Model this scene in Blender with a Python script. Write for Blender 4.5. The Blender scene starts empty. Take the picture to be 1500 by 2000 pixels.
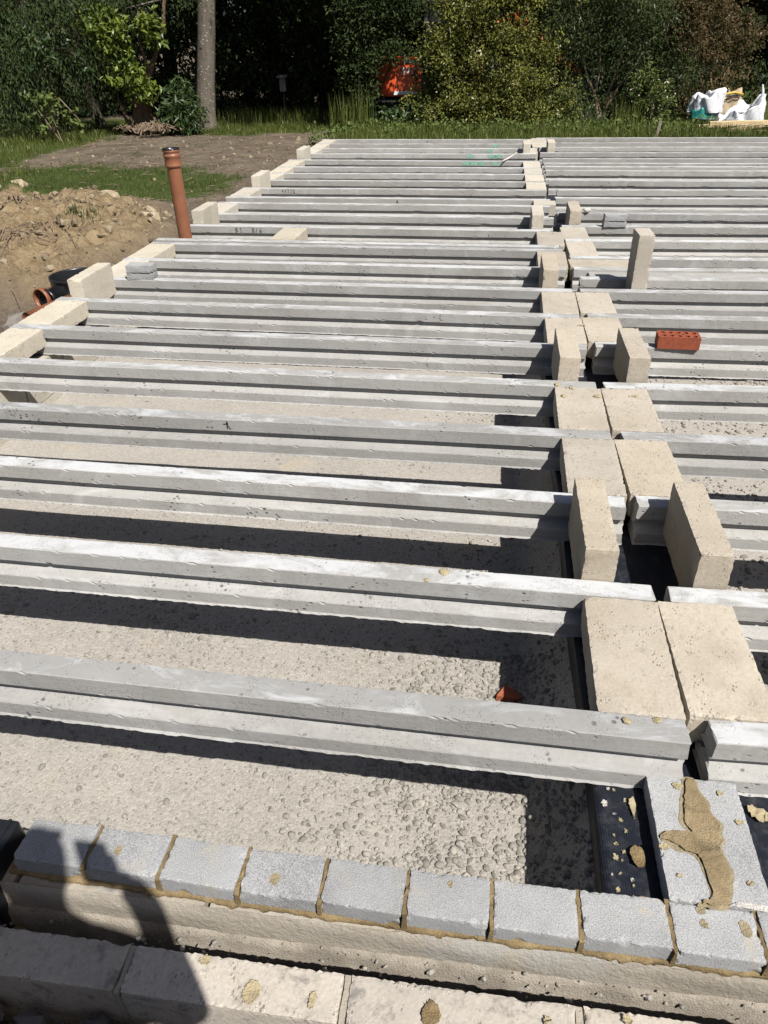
import bpy, bmesh, math, random
import numpy as np
from mathutils import Vector, Matrix, Euler

scene = bpy.context.scene
COL = scene.collection
rng = np.random.default_rng(7)
random.seed(11)

# ------------------------------------------------------------------ camera, light, exposure
cam_d = bpy.data.cameras.new("camera")
cam = bpy.data.objects.new("camera", cam_d)
COL.objects.link(cam)
cam_d.sensor_fit = 'VERTICAL'
cam_d.sensor_height = 36.0
cam_d.lens = 36.0 * 1451.997 / 2000.0
cam_d.clip_start = 0.02
cam_d.clip_end = 600.0
PITCH, YAW, ROLL = 0.5718259, -0.14676565, -0.02058482
CAMPOS = Vector((-0.49201, 0.0, 1.44333))
fw = Vector((math.sin(YAW) * math.cos(PITCH), math.cos(YAW) * math.cos(PITCH), -math.sin(PITCH)))
rt = Vector((math.cos(YAW), -math.sin(YAW), 0))
up = rt.cross(fw)
r2 = rt * math.cos(ROLL) + up * math.sin(ROLL)
u2 = -rt * math.sin(ROLL) + up * math.cos(ROLL)
cam.matrix_world = Matrix(((r2.x, u2.x, -fw.x, CAMPOS.x), (r2.y, u2.y, -fw.y, CAMPOS.y), (r2.z, u2.z, -fw.z, CAMPOS.z), (0, 0, 0, 1)))
scene.camera = cam

SUN = Vector((0.52, -0.56, 1.0)).normalized()          # towards the sun
world = bpy.data.worlds.new("World")
scene.world = world
world.use_nodes = True
wn = world.node_tree.nodes
wn.clear()
sky = wn.new("ShaderNodeTexSky")
sky.sky_type = 'NISHITA'
sky.sun_disc = False
sky.air_density = 0.75
sky.dust_density = 2.0
sky.ozone_density = 0.3
sky.sun_elevation = math.asin(SUN.z)
sky.sun_rotation = math.atan2(SUN.x, SUN.y)
bg = wn.new("ShaderNodeBackground")
bg.inputs["Strength"].default_value = 0.05
wo = wn.new("ShaderNodeOutputWorld")
world.node_tree.links.new(sky.outputs[0], bg.inputs[0])
world.node_tree.links.new(bg.outputs[0], wo.inputs[0])

sun_d = bpy.data.lights.new("sun", 'SUN')
sun_d.energy = 5.0
sun_d.angle = math.radians(0.53)
sun_d.color = (1.0, 0.965, 0.91)
sun = bpy.data.objects.new("sun", sun_d)
sun.rotation_euler = (-SUN).to_track_quat('-Z', 'Y').to_euler()
sun.location = (6, -6, 12)
COL.objects.link(sun)

vs = scene.view_settings
vs.view_transform = 'Standard'
vs.look = 'None'
vs.exposure = 0.64
vs.gamma = 1.0
vs.use_curve_mapping = False
scene.cycles.max_bounces = 6
scene.cycles.diffuse_bounces = 1
scene.cycles.transparent_max_bounces = 4


# ------------------------------------------------------------------ node material helper
class NT:
    def __init__(self, name):
        self.m = bpy.data.materials.new(name)
        self.m.use_nodes = True
        self.t = self.m.node_tree
        self.t.nodes.clear()
        self.out = self.t.nodes.new("ShaderNodeOutputMaterial")
        self.b = self.t.nodes.new("ShaderNodeBsdfPrincipled")
        self.t.links.new(self.b.outputs[0], self.out.inputs[0])

    def n(self, kind, **kw):
        nd = self.t.nodes.new(kind)
        for k, v in kw.items():
            setattr(nd, k, v)
        return nd

    def put(self, sock, v):
        if v is None:
            return
        if isinstance(v, bpy.types.NodeSocket):
            self.t.links.new(v, sock)
        elif isinstance(v, (tuple, list)) and len(v) == 3 and sock.type == 'RGBA':
            sock.default_value = (*v, 1)
        else:
            sock.default_value = v

    def coord(self, scale=(1, 1, 1), rand=True, kind="Object"):
        tc = self.n("ShaderNodeTexCoord")
        v = tc.outputs[kind]
        mp = self.n("ShaderNodeMapping")
        mp.inputs["Scale"].default_value = scale
        self.put(mp.inputs[0], v)
        if rand:
            oi = self.n("ShaderNodeObjectInfo")
            ml = self.math('MULTIPLY', oi.outputs["Random"], 37.0)
            self.put(mp.inputs["Location"], ml)
        return mp.outputs[0]

    def noise(self, vec, scale, detail=4, rough=0.55, dist=0.0):
        nd = self.n("ShaderNodeTexNoise")
        self.put(nd.inputs["Vector"], vec)
        nd.inputs["Scale"].default_value = scale
        nd.inputs["Detail"].default_value = detail
        nd.inputs["Roughness"].default_value = rough
        nd.inputs["Distortion"].default_value = dist
        return nd.outputs[0]

    def voro(self, vec, scale, feature='F1', out=0, rnd=1.0):
        nd = self.n("ShaderNodeTexVoronoi", feature=feature)
        self.put(nd.inputs["Vector"], vec)
        nd.inputs["Scale"].default_value = scale
        nd.inputs["Randomness"].default_value = rnd
        return nd.outputs[out]

    def math(self, op, a, b=None, clamp=False):
        nd = self.n("ShaderNodeMath", operation=op, use_clamp=clamp)
        self.put(nd.inputs[0], a)
        self.put(nd.inputs[1], b)
        return nd.outputs[0]

    def rng(self, v, a, b, c=0.0, d=1.0):
        nd = self.n("ShaderNodeMapRange")
        self.put(nd.inputs[0], v)
        for i, x in enumerate((a, b, c, d)):
            nd.inputs[i + 1].default_value = x
        return nd.outputs[0]

    def mix(self, f, a, b, mode='MIX'):
        nd = self.n("ShaderNodeMix", data_type='RGBA', blend_type=mode)
        self.put(nd.inputs[0], f)
        self.put(nd.inputs[6], a)
        self.put(nd.inputs[7], b)
        return nd.outputs[2]

    def bump(self, h, strength=0.5, dist=0.01, prev=None):
        nd = self.n("ShaderNodeBump")
        self.put(nd.inputs["Height"], h)
        nd.inputs["Strength"].default_value = strength
        nd.inputs["Distance"].default_value = dist
        self.put(nd.inputs["Normal"], prev)
        return nd.outputs[0]

    def tone(self, c, lo=.88, hi=1.08, warm=0.0):
        """each object its own slightly different shade"""
        oi = self.n("ShaderNodeObjectInfo")
        hs = self.n("ShaderNodeHueSaturation")
        self.put(hs.inputs["Value"], self.rng(oi.outputs["Random"], 0, 1, lo, hi))
        r2_ = self.math('FRACT', self.math('MULTIPLY', oi.outputs["Random"], 7.31))
        self.put(hs.inputs["Saturation"], self.rng(r2_, 0, 1, 1 - warm, 1 + warm))
        self.put(hs.inputs["Color"], c)
        return hs.outputs[0]

    def attr(self, name):
        nd = self.n("ShaderNodeAttribute", attribute_name=name)
        return nd.outputs["Fac"]

    def fin(self, col, rough=0.9, normal=None, spec=0.3, metal=0.0):
        self.put(self.b.inputs["Base Color"], col)
        self.put(self.b.inputs["Roughness"], rough)
        self.put(self.b.inputs["Normal"], normal)
        self.b.inputs["Specular IOR Level"].default_value = spec
        self.b.inputs["Metallic"].default_value = metal
        return self.m


def plain(name, col, rough=0.6, spec=0.4, metal=0.0, var=0.25, scale=30, bump=0.15):
    t = NT(name)
    v = t.coord()
    n = t.noise(v, scale, 5, 0.6)
    c = t.mix(t.rng(n, .3, .7), tuple(x * (1 - var) for x in col), tuple(min(1, x * (1 + var)) for x in col))
    return t.fin(c, rough, t.bump(n, bump, .004), spec, metal)


def mk_beam_concrete(top=False):
    t = NT("trowelled_concrete_top" if top else "precast_concrete")
    v = t.coord()
    vs_ = t.coord((.6, 4, 9))
    n1 = t.noise(v, 2.2, 5, .6, .4)
    n2 = t.noise(v, 70, 4, .65)
    st = t.noise(vs_, 9, 5, .6)
    c = t.mix(t.rng(n1, .35, .68), (.25, .243, .228), (.345, .338, .322))
    c = t.mix(t.rng(st, .35, .7, 0, .35), c, (.235, .232, .222))
    # laitance smears
    sm = t.noise(t.coord((1, 2.2, 1)), 4, 6, .66, 1.2)
    c = t.mix(t.rng(sm, .53, .66, 0, .75 if top else .28), c, (.52, .53, .54))
    sp = t.noise(t.coord((1, 1, 1)), 1.1, 4, .7, .8)
    c = t.mix(t.rng(sp, .56, .70, 0, .45), c, (.27, .25, .22))
    c = t.mix(t.rng(n2, .3, .75, 0, .4), c, (.40, .392, .375))
    # air holes
    mask = t.rng(t.noise(v, 8, 4, .65), .575, .645)
    d = t.voro(t.coord((1, 1, 1.5)), 44)
    hole = t.math('MULTIPLY', t.rng(d, .33, .2), mask)
    d2 = t.voro(v, 150)
    hole2 = t.math('MULTIPLY', t.rng(d2, .30, .15), t.rng(t.noise(v, 14, 2), .5, .6))
    hh = t.math('MAXIMUM', hole, t.math('MULTIPLY', hole2, .7))
    c = t.mix(t.math('MULTIPLY', hh, .8), c, (.07, .067, .06))
    if top:
        wa = t.n("ShaderNodeAttribute", attribute_type='OBJECT', attribute_name="wear").outputs["Fac"]
        pn = t.noise(t.coord((1, 2.4, 1)), 3.4, 7, .68, 1.0)
        thr = t.math('ADD', .40, t.math('MULTIPLY', wa, .135))
        msk = t.math('MULTIPLY', t.math('SUBTRACT', pn, thr), 8.0, True)
        c = t.mix(t.math('MULTIPLY', wa, .5), c, (.25, .25, .247))
        c = t.mix(t.math('MULTIPLY', msk, .85), c, (.45, .46, .47))
        sc_ = t.noise(t.coord((1, 9, 1)), 16, 4, .7)
        c = t.mix(t.rng(sc_, .55, .72, 0, .35), c, (.30, .295, .285))
        c = t.mix(t.math('MULTIPLY', hh, .6), c, (.10, .10, .095))
    h = t.math('SUBTRACT', t.math('ADD', t.math('MULTIPLY', n2, .35), t.math('MULTIPLY', st, .5)), t.math('MULTIPLY', hh, 1.6))
    c = t.tone(c, .86, 1.06, .25)
    return t.fin(c, .93, t.bump(h, .45, .0035), .2)


def mk_tan_block(name, a, b, pit, chip, mottle=False):
    t = NT(name)
    v = t.coord()
    n1 = t.noise(v, 5, 4, .6)
    n2 = t.noise(v, 120, 3, .7)
    c = t.mix(t.rng(n1, .3, .7), a, b)
    c = t.mix(t.rng(n2, .35, .7, 0, .6), c, tuple(min(1, x * 1.22) for x in b))
    n3 = t.noise(t.coord((1, .5, 1)), 55, 4, .7, .5)
    c = t.mix(t.rng(n3, .56, .70, 0, .5), c, tuple(x * .62 for x in a))
    lg = t.noise(v, 3.2, 3, .6)
    c = t.mix(t.rng(lg, .5, .7, 0, .45), c, tuple(x * .86 for x in a))
    d = t.voro(t.coord((1, .6, 1)), 120)
    m = t.rng(t.noise(v, 22, 3), .53, .64)
    hole = t.math('MULTIPLY', t.rng(d, .36, .2), m)
    c = t.mix(t.math('MULTIPLY', hole, .55), c, pit)
    d3 = t.voro(t.coord((1, .7, 1.1)), 150)
    ch = t.math('MULTIPLY', t.rng(d3, .3, .18), t.rng(t.noise(v, 22, 2), .54, .6))
    c = t.mix(t.math('MULTIPLY', ch, .8), c, chip)
    dirt = t.noise(v, 9, 5, .65, .6)
    c = t.mix(t.rng(dirt, .58, .72, 0, .35), c, (.27, .22, .15))
    if mottle:
        mo = t.noise(v, 26, 6, .7, .4)
        c = t.mix(t.rng(mo, .54, .68, 0, .7), c, (.13, .12, .11))
    h = t.math('SUBTRACT', t.math('ADD', t.math('MULTIPLY', n2, .6), ch), t.math('MULTIPLY', hole, 1.5))
    c = t.tone(c, .90, 1.08, .15)
    return t.fin(c, .95, t.bump(h, .5, .0028), .15)


def mk_grey_brick():
    t = NT("grey_concrete_brick")
    v = t.coord()
    n1 = t.noise(v, 7, 4, .6)
    n2 = t.noise(v, 420, 3, .75)
    c = t.mix(t.rng(n1, .3, .7), (.20, .202, .202), (.315, .316, .315))
    c = t.mix(t.rng(n2, .5, .68), c, (.42, .425, .43))
    c = t.mix(t.rng(n2, .46, .34), c, (.11, .113, .117))
    st = t.noise(v, 12, 5, .6, .8)
    c = t.mix(t.rng(st, .58, .74, 0, .45), c, (.36, .31, .21))
    c = t.tone(c, .9, 1.07, .1)
    return t.fin(c, .9, t.bump(n2, .5, .0016), .25)


def mk_mortar(name, a, b):
    t = NT(name)
    v = t.coord(rand=False)
    n = t.noise(v, 26, 5, .65)
    n2 = t.noise(v, 220, 3, .7)
    c = t.mix(t.rng(n, .33, .67), a, b)
    c = t.mix(t.rng(n2, .4, .7, 0, .45), c, tuple(min(1, x * 1.4) for x in b))
    big = t.noise(v, 11, 4, .6)
    c = t.mix(t.rng(big, .42, .62, 0, .5), c, tuple(x * .62 for x in a))
    return t.fin(c, .9, t.bump(t.math('ADD', n2, n), .8, .006), .2)


def mk_dusty_face():
    t = NT("dusty_render")
    v = t.coord()
    n = t.noise(v, 6, 5, .6)
    n2 = t.noise(v, 75, 5, .7)
    c = t.mix(t.rng(n, .3, .7), (.265, .235, .19), (.35, .315, .262))
    c = t.mix(t.rng(n2, .5, .72, 0, .5), c, (.36, .32, .265))
    c = t.mix(t.rng(t.noise(v, 4, 3), .6, .7, 0, .55), c, (.32, .32, .305))
    return t.fin(c, .95, t.bump(n2, .8, .006), .15)


def mk_gravel():
    t = NT("gravel_bed_surface")
    v = t.coord(rand=False)
    n = t.noise(v, 1.7, 5, .6, .4)
    n2 = t.noise(v, 60, 5, .7)
    cell = t.voro(v, 110)
    cell2 = t.voro(v, 190)
    c = t.mix(t.rng(n, .3, .7), (.232, .215, .192), (.318, .298, .268))
    c = t.mix(t.rng(n2, .3, .7, 0, .5), c, (.22, .203, .178))
    vc = t.n("ShaderNodeSeparateColor")
    t.put(vc.inputs[0], t.voro(v, 110, out=1))
    c = t.mix(t.rng(vc.outputs[0], 0, 1, 0, .55), c, (.40, .375, .335))
    c = t.mix(t.rng(vc.outputs[1], .7, 1, 0, .5), c, (.25, .22, .20))
    c = t.mix(t.rng(t.noise(v, 2.5, 3), .62, .75, 0, .5), c, (.40, .33, .22))
    sp_ = t.voro(v, 260)
    c = t.mix(t.math('MULTIPLY', t.rng(sp_, .28, .12), t.rng(t.noise(v, 40, 2), .5, .62)), c, (.15, .135, .115))
    fn = t.noise(v, 170, 3, .75)
    c = t.mix(t.rng(fn, .5, .68, 0, .5), c, (.42, .40, .36))
    h = t.math('ADD', t.math('MULTIPLY', cell, -.9), t.math('ADD', t.math('MULTIPLY', cell2, -.5), n2))
    return t.fin(c, .97, t.bump(h, .55, .0035), .1)


def mk_pebble(name, a, b):
    t = NT(name)
    v = t.coord(rand=False)
    at = t.attr("tint")
    c = t.mix(at, a, b)
    n = t.noise(v, 90, 4, .6)
    c = t.mix(t.rng(n, .4, .7, 0, .35), c, tuple(x * .75 for x in a))
    return t.fin(c, .92, t.bump(n, .35, .004), .2)


def mk_ground():
    t = NT("earth_and_turf")
    v = t.coord(rand=False)
    g = t.attr("grassiness")
    k = t.attr("heapness")
    n = t.noise(v, 2.2, 6, .65)
    n2 = t.noise(v, 34, 5, .7)
    n3 = t.noise(v, 9, 5, .65, .5)
    dirt = t.mix(t.rng(n, .3, .7), (.085, .066, .048), (.195, .158, .118))
    dirt = t.mix(t.rng(n2, .5, .75, 0, .6), dirt, (.25, .215, .17))
    dirt = t.mix(t.rng(n3, .52, .7, 0, .6), dirt, (.06, .046, .033))
    heap = t.mix(t.rng(n3, .35, .66), (.17, .122, .068), (.315, .24, .142))
    heap = t.mix(t.rng(n2, .52, .75, 0, .5), heap, (.34, .28, .19))
    heap = t.mix(t.rng(n2, .42, .3, 0, .6), heap, (.065, .048, .03))
    dirt = t.mix(k, dirt, heap)
    gg = t.noise(v, 3.3, 5, .7)
    g = t.math('MULTIPLY', g, t.rng(gg, .3, .6, .55, 1.1))
    grass = t.mix(t.rng(n2, .3, .7), (.04, .058, .014), (.075, .098, .028))
    gm = t.rng(t.math('ADD', g, t.math('MULTIPLY', t.math('SUBTRACT', n3, .5), .9)), .42, .6)
    c = t.mix(gm, dirt, grass)
    return t.fin(c, .97, t.bump(t.math('ADD', n2, n3), .9, .045), .08)


def mk_leaf(name, a, b, c3=None, rough=.6, trans=.22, spec=.15):
    t = NT(name)
    at = t.attr("tint")
    c = t.mix(at, a, b)
    if c3:
        c = t.mix(t.rng(at, .86, .9), c, c3)
    t.fin(c, rough, None, spec)
    tr = t.n("ShaderNodeBsdfTranslucent")
    t.put(tr.inputs[0], t.mix(.5, c, (.10, .14, .02)))
    mx = t.n("ShaderNodeMixShader")
    mx.inputs[0].default_value = trans
    t.t.links.new(t.b.outputs[0], mx.inputs[1])
    t.t.links.new(tr.outputs[0], mx.inputs[2])
    t.t.links.new(mx.outputs[0], t.out.inputs[0])
    return t.m


def mk_bark(name, a, b, stretch=(6, 6, 1.2), rings=False):
    t = NT(name)
    v = t.coord(stretch)
    n = t.noise(v, 4, 6, .65, .6)
    c = t.mix(t.rng(n, .3, .7), a, b)
    if rings:
        r = t.noise(t.coord((1.2, 1.2, 16)), 3, 3, .6)
        c = t.mix(t.rng(r, .55, .7, 0, .4), c, tuple(x * 1.4 for x in b))
        sp = t.math('MULTIPLY', t.rng(t.voro(t.coord((1, 1, 2)), 9), .22, .12), .8)
        c = t.mix(sp, c, (.42, .40, .37))
    return t.fin(c, .95, t.bump(n, .8, .02), .1)


def mk_dpc():
    t = NT("black_damp_proof_plastic")
    tc = t.coord(rand=False)
    w = t.n("ShaderNodeTexWave", bands_direction='X')
    t.put(w.inputs["Vector"], tc)
    w.inputs["Scale"].default_value = 55
    n = t.noise(tc, 30, 5, .7)
    c = t.mix(t.rng(n, .5, .75, 0, .6), (.010, .012, .018), (.055, .055, .06))
    return t.fin(c, t.rng(n, .3, .7, .4, .65), t.bump(t.math('ADD', w.outputs[0], n), .25, .002), .22)


M = {}
M['beam'] = mk_beam_concrete()
M['beam_top'] = mk_beam_concrete(True)
M['tan'] = mk_tan_block("tan_aggregate_block", (.30, .264, .212), (.37, .332, .276), (.09, .07, .05), (.47, .435, .37))
M['cream'] = mk_tan_block("cream_aggregate_block", (.375, .34, .275), (.43, .395, .33), (.15, .12, .085), (.54, .51, .45))
M['outer'] = mk_tan_block("weathered_foundation_block", (.285, .255, .215), (.37, .335, .29), (.09, .075, .06), (.46, .43, .39), True)
M['grey'] = mk_grey_brick()
M['mortar_wet'] = mk_mortar("damp_mortar", (.135, .096, .047), (.235, .175, .092))
M['mortar_dry'] = mk_mortar("dry_mortar", (.31, .255, .15), (.41, .35, .225))
M['mortar_smear'] = mk_mortar('mortar_stain', (.225, .185, .115), (.31, .26, .165))
M['mortar_trowel'] = mk_mortar('trowelled_mortar', (.20, .15, .083), (.275, .215, .128))
M['mortar_pale'] = mk_mortar("pale_mortar", (.40, .38, .345), (.52, .50, .465))
M['face'] = mk_dusty_face()
M['gravel'] = mk_gravel()
M['pebble'] = mk_pebble("river_pebble", (.17, .158, .138), (.335, .312, .274))
M['rubble'] = mk_pebble("dark_rubble", (.055, .052, .05), (.15, .142, .134))
M['ground'] = mk_ground()
M['dpc'] = mk_dpc()
M['redbrick'] = plain("red_clay_brick", (.23, .06, .03), .8, .3, var=.22, scale=45, bump=.3)
M['terracotta'] = plain("terracotta_plastic_pipe", (.205, .082, .042), .42, .45, var=.12, scale=8, bump=.03)
M['black'] = plain("black_plastic", (.012, .013, .015), .3, .5, var=.2, scale=20, bump=.05)
M['ink'] = plain("black_marker_ink", (.02, .02, .022), .7, .2)
M['greenpaint'] = plain("green_marking_spray", (.20, .36, .28), .85, .1, var=.35, scale=60)
M['orange'] = plain("orange_machine_paint", (.78, .12, .04), .35, .5, var=.08, scale=6, bump=.02)
M['steel'] = plain("dark_grey_steel", (.06, .065, .07), .5, .5, var=.3, scale=12)
M['worn'] = plain("worn_bright_steel", (.55, .56, .58), .3, .6, 0.8, var=.2, scale=12)
M['rubber'] = plain("rubber_track", (.02, .02, .02), .85, .2)
M['white'] = plain("white_decal", (.78, .78, .78), .5, .4, var=.05)
M['yellow'] = plain("yellow_plastic", (.45, .30, .05), .5, .4, var=.1)
M['amber'] = plain("amber_lens", (.7, .25, .02), .3, .5, var=.1)
M['sackwhite'] = plain("white_woven_sack", (.56, .57, .59), .7, .3, var=.1, scale=14, bump=.4)
M['teal'] = plain("teal_plastic_sheet", (.012, .15, .13), .35, .5, var=.35, scale=9)
M['tansack'] = plain("tan_paper_sack", (.36, .28, .18), .85, .2, var=.15, scale=10, bump=.3)
M['greyplastic'] = plain("grey_plastic_tub", (.10, .11, .12), .45, .4, var=.2)
M['stone'] = plain("pale_limestone", (.30, .245, .165), .95, .15, var=.25, scale=14, bump=.6)
M['darkstone'] = plain("grey_brown_stone", (.20, .18, .16), .95, .15, var=.35, scale=9, bump=.6)
M['timber'] = mk_bark("pale_softwood", (.56, .42, .24), (.72, .57, .36), (1.2, 14, 14))
M['stakewood'] = mk_bark("weathered_stake_wood", (.20, .17, .13), (.34, .29, .23), (8, 8, 1.5))
M['root'] = mk_bark("dry_root", (.12, .085, .055), (.27, .205, .15))
M['bark_grey'] = mk_bark("smooth_grey_bark", (.078, .064, .05), (.155, .134, .11), (7, 7, .8), True)
M['bark_brown'] = mk_bark("flaky_brown_bark", (.045, .032, .022), (.15, .105, .068), (9, 9, 1.0))
M['bark_dark'] = mk_bark("dark_bark", (.03, .026, .02), (.075, .062, .048))
M['leaf_yellow'] = mk_leaf("yellow_green_leaf", (.05, .062, .013), (.21, .21, .045), (.42, .40, .26))
M['leaf_willow'] = mk_leaf("grey_willow_leaf", (.02, .034, .010), (.082, .105, .038), (.24, .26, .19))
M['leaf_copper'] = mk_leaf("copper_leaf", (.05, .04, .018), (.13, .085, .04), (.26, .20, .13))
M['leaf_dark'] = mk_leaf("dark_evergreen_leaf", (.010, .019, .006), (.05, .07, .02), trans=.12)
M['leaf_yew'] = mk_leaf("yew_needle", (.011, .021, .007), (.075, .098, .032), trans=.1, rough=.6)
M['leaf_laurel'] = mk_leaf("glossy_laurel_leaf", (.05, .085, .012), (.17, .21, .03), (.28, .32, .14), rough=.38, spec=.35)
M['leaf_rhodo'] = mk_leaf("rhododendron_leaf", (.022, .045, .014), (.065, .10, .03), (.11, .15, .07), rough=.42, spec=.3)
M['leaf_bramble'] = mk_leaf("bramble_leaf", (.05, .08, .018), (.14, .175, .05))
M['leaf_varieg'] = mk_leaf("variegated_leaf", (.05, .075, .02), (.13, .15, .04), (.55, .52, .36))
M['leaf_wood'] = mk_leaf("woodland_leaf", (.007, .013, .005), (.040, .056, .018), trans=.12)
M['leaf_lit'] = mk_leaf("bright_hedge_leaf", (.05, .085, .015), (.12, .17, .035))
M['grass'] = mk_leaf("grass_blade", (.045, .068, .014), (.135, .155, .036), (.36, .31, .15), rough=.55, trans=.3)
M['lawn'] = mk_leaf("short_turf_blade", (.045, .068, .018), (.105, .13, .04), rough=.55, trans=.3)
M['skin'] = plain("skin", (.52, .30, .21), .5, .4, var=.06, bump=.05)
M['hair'] = plain("brown_hair", (.05, .032, .02), .6, .3)
M['shirt'] = plain("navy_cotton", (.03, .04, .08), .9, .1)
M['trouser'] = plain("grey_work_cloth", (.10, .10, .10), .9, .1)
M['boot'] = plain("brown_leather", (.12, .07, .035), .6, .3)
M['phone'] = plain("black_glass", (.01, .01, .012), .15, .6)
M['glass'] = plain("dark_tinted_glass", (.015, .018, .02), .08, .6)
M['birdbox'] = plain("shade_darkened_board", (.13, .13, .125), .9, .1)  # board darkened: the wood's shade on the box is put into its colour


# ------------------------------------------------------------------ mesh helpers
def mesh_np(name, verts, faces, mat=None, tint=None, smooth=False):
    """faces: (N,k) array, all with the same corner count"""
    me = bpy.data.meshes.new(name)
    verts = np.asarray(verts, np.float32)
    faces = np.asarray(faces, np.int32)
    k = faces.shape[1]
    me.vertices.add(len(verts))
    me.vertices.foreach_set("co", verts.ravel())
    me.loops.add(faces.size)
    me.loops.foreach_set("vertex_index", faces.ravel())
    me.polygons.add(len(faces))
    me.polygons.foreach_set("loop_start", np.arange(0, faces.size, k, dtype=np.int32))
    me.polygons.foreach_set("loop_total", np.full(len(faces), k, np.int32))
    me.polygons.foreach_set("use_smooth", np.full(len(faces), bool(smooth)))
    if mat:
        me.materials.append(mat)
    if tint is not None:
        a = me.attributes.new("tint", 'FLOAT', 'FACE')
        a.data.foreach_set("value", np.asarray(tint, np.float32))
    me.update(calc_edges=True)
    me.validate()
    return me


def link(name, me, parent=None, loc=None, rot=None):
    o = bpy.data.objects.new(name, me)
    COL.objects.link(o)
    if parent is not None:
        o.parent = parent
    if loc is not None:
        o.location = loc
    if rot is not None:
        o.rotation_euler = rot
    return o


def tag(o, label, cat, group=None):
    o["label"] = label
    o["category"] = cat
    if group:
        o["group"] = group
    return o


def kind(o, k):
    o["kind"] = k
    return o


def empty(name, loc, rz=0.0):
    o = bpy.data.objects.new(name, None)
    o.empty_display_size = .1
    COL.objects.link(o)
    o.location = loc
    o.rotation_euler = (0, 0, rz)
    return o


def from_bm(name, bm, mat, smooth=False):
    me = bpy.data.meshes.new(name)
    bm.normal_update()
    bm.to_mesh(me)
    bm.free()
    mats = mat if isinstance(mat, (list, tuple)) else [mat]
    for m in mats:
        me.materials.append(m)
    if smooth:
        me.polygons.foreach_set("use_smooth", np.ones(len(me.polygons), bool))
    return me


def add_box(bm, cx, cy, cz, sx, sy, sz, bev=0.0, rot=None, mi=0):
    r = bmesh.ops.create_cube(bm, size=1.0)
    vsx = r['verts']
    Mx = Matrix.Translation((cx, cy, cz)) @ (rot.to_4x4() if rot else Matrix.Identity(4)) @ Matrix.Diagonal((sx, sy, sz, 1))
    bmesh.ops.transform(bm, matrix=Mx, verts=vsx)
    fs = list({f for v in vsx for f in v.link_faces})
    for f in fs:
        f.material_index = mi
    if bev:
        es = list({e for v in vsx for e in v.link_edges})
        bmesh.ops.bevel(bm, geom=es, offset=bev, segments=2, affect='EDGES', profile=.6)
    return bm


def box_me(name, sx, sy, sz, mat, bev=.003):
    bm = bmesh.new()
    add_box(bm, 0, 0, 0, sx, sy, sz, bev)
    return from_bm(name, bm, mat)


def tube_np(path, rad, seg=8, cap=True):
    """swept tube along points; rad scalar or list"""
    P = np.asarray(path, float)
    n = len(P)
    R = np.broadcast_to(np.asarray(rad, float), (n,))
    T = np.gradient(P, axis=0)
    T /= np.linalg.norm(T, axis=1)[:, None] + 1e-9
    ref = np.array([0, 0, 1.0]) if abs(T[0, 2]) < .9 else np.array([1.0, 0, 0])
    V = []
    a = np.linspace(0, 2 * np.pi, seg, endpoint=False)
    for i in range(n):
        s = np.cross(T[i], ref)
        s /= np.linalg.norm(s) + 1e-9
        b = np.cross(s, T[i])
        V.append(P[i] + R[i] * (np.cos(a)[:, None] * s + np.sin(a)[:, None] * b))
    V = np.concatenate(V)
    F = []
    for i in range(n - 1):
        for j in range(seg):
            k = (j + 1) % seg
            F.append((i * seg + j, i * seg + k, (i + 1) * seg + k, (i + 1) * seg + j))
    if cap:
        for base, c in ((0, P[0]), ((n - 1) * seg, P[-1])):
            V = np.vstack([V, c])
            ci = len(V) - 1
            for j in range(0, seg, 2):
                F.append((base + j, base + (j + 1) % seg, base + (j + 2) % seg, ci))
    return V, np.array(F)


def tubes_me(name, paths, mat, seg=6, smooth=True):
    VV, FF, o = [], [], 0
    for p, r in paths:
        V, F = tube_np(p, r, seg)
        VV.append(V)
        FF.append(F + o)
        o += len(V)
    return mesh_np(name, np.concatenate(VV), np.concatenate(FF), mat, smooth=smooth)


def lathe_me(name, prof, mat, seg=24, smooth=True):
    """prof: list of (r, z)"""
    a = np.linspace(0, 2 * np.pi, seg, endpoint=False)
    V, F = [], []
    for r, z in prof:
        V.append(np.stack([r * np.cos(a), r * np.sin(a), np.full(seg, z)], 1))
    V = np.concatenate(V)
    for i in range(len(prof) - 1):
        for j in range(seg):
            k = (j + 1) % seg
            F.append((i * seg + j, i * seg + k, (i + 1) * seg + k, (i + 1) * seg + j))
    return mesh_np(name, V, np.array(F), mat, smooth=smooth)


def vnoise(x, y, seed=0):
    """cheap 2-d value noise, vectorised"""
    xi, yi = np.floor(x).astype(int), np.floor(y).astype(int)
    fx, fy = x - xi, y - yi
    fx, fy = fx * fx * (3 - 2 * fx), fy * fy * (3 - 2 * fy)

    def h(i, j):
        n = (i * 374761393 + j * 668265263 + seed * 974711) & 0x7fffffff
        n = ((n ^ (n >> 13)) * 1274126177) & 0x7fffffff
        return ((n ^ (n >> 16)) & 0xffff) / 65535.0
    return (h(xi, yi) * (1 - fx) + h(xi + 1, yi) * fx) * (1 - fy) + (h(xi, yi + 1) * (1 - fx) + h(xi + 1, yi + 1) * fx) * fy


def fbm(x, y, seed=0, o=4):
    s, a = 0, .5
    for k in range(o):
        s = s + a * vnoise(x * 2 ** k, y * 2 ** k, seed + k * 17)
        a *= .5
    return s


# icosphere templates for stones
def ico(sub):
    bm = bmesh.new()
    bmesh.ops.create_icosphere(bm, subdivisions=sub, radius=1)
    V = np.array([v.co[:] for v in bm.verts])
    F = np.array([[v.index for v in f.verts] for f in bm.faces])
    bm.free()
    return V, F


ICO1, ICO2 = ico(1), ico(2)


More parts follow.
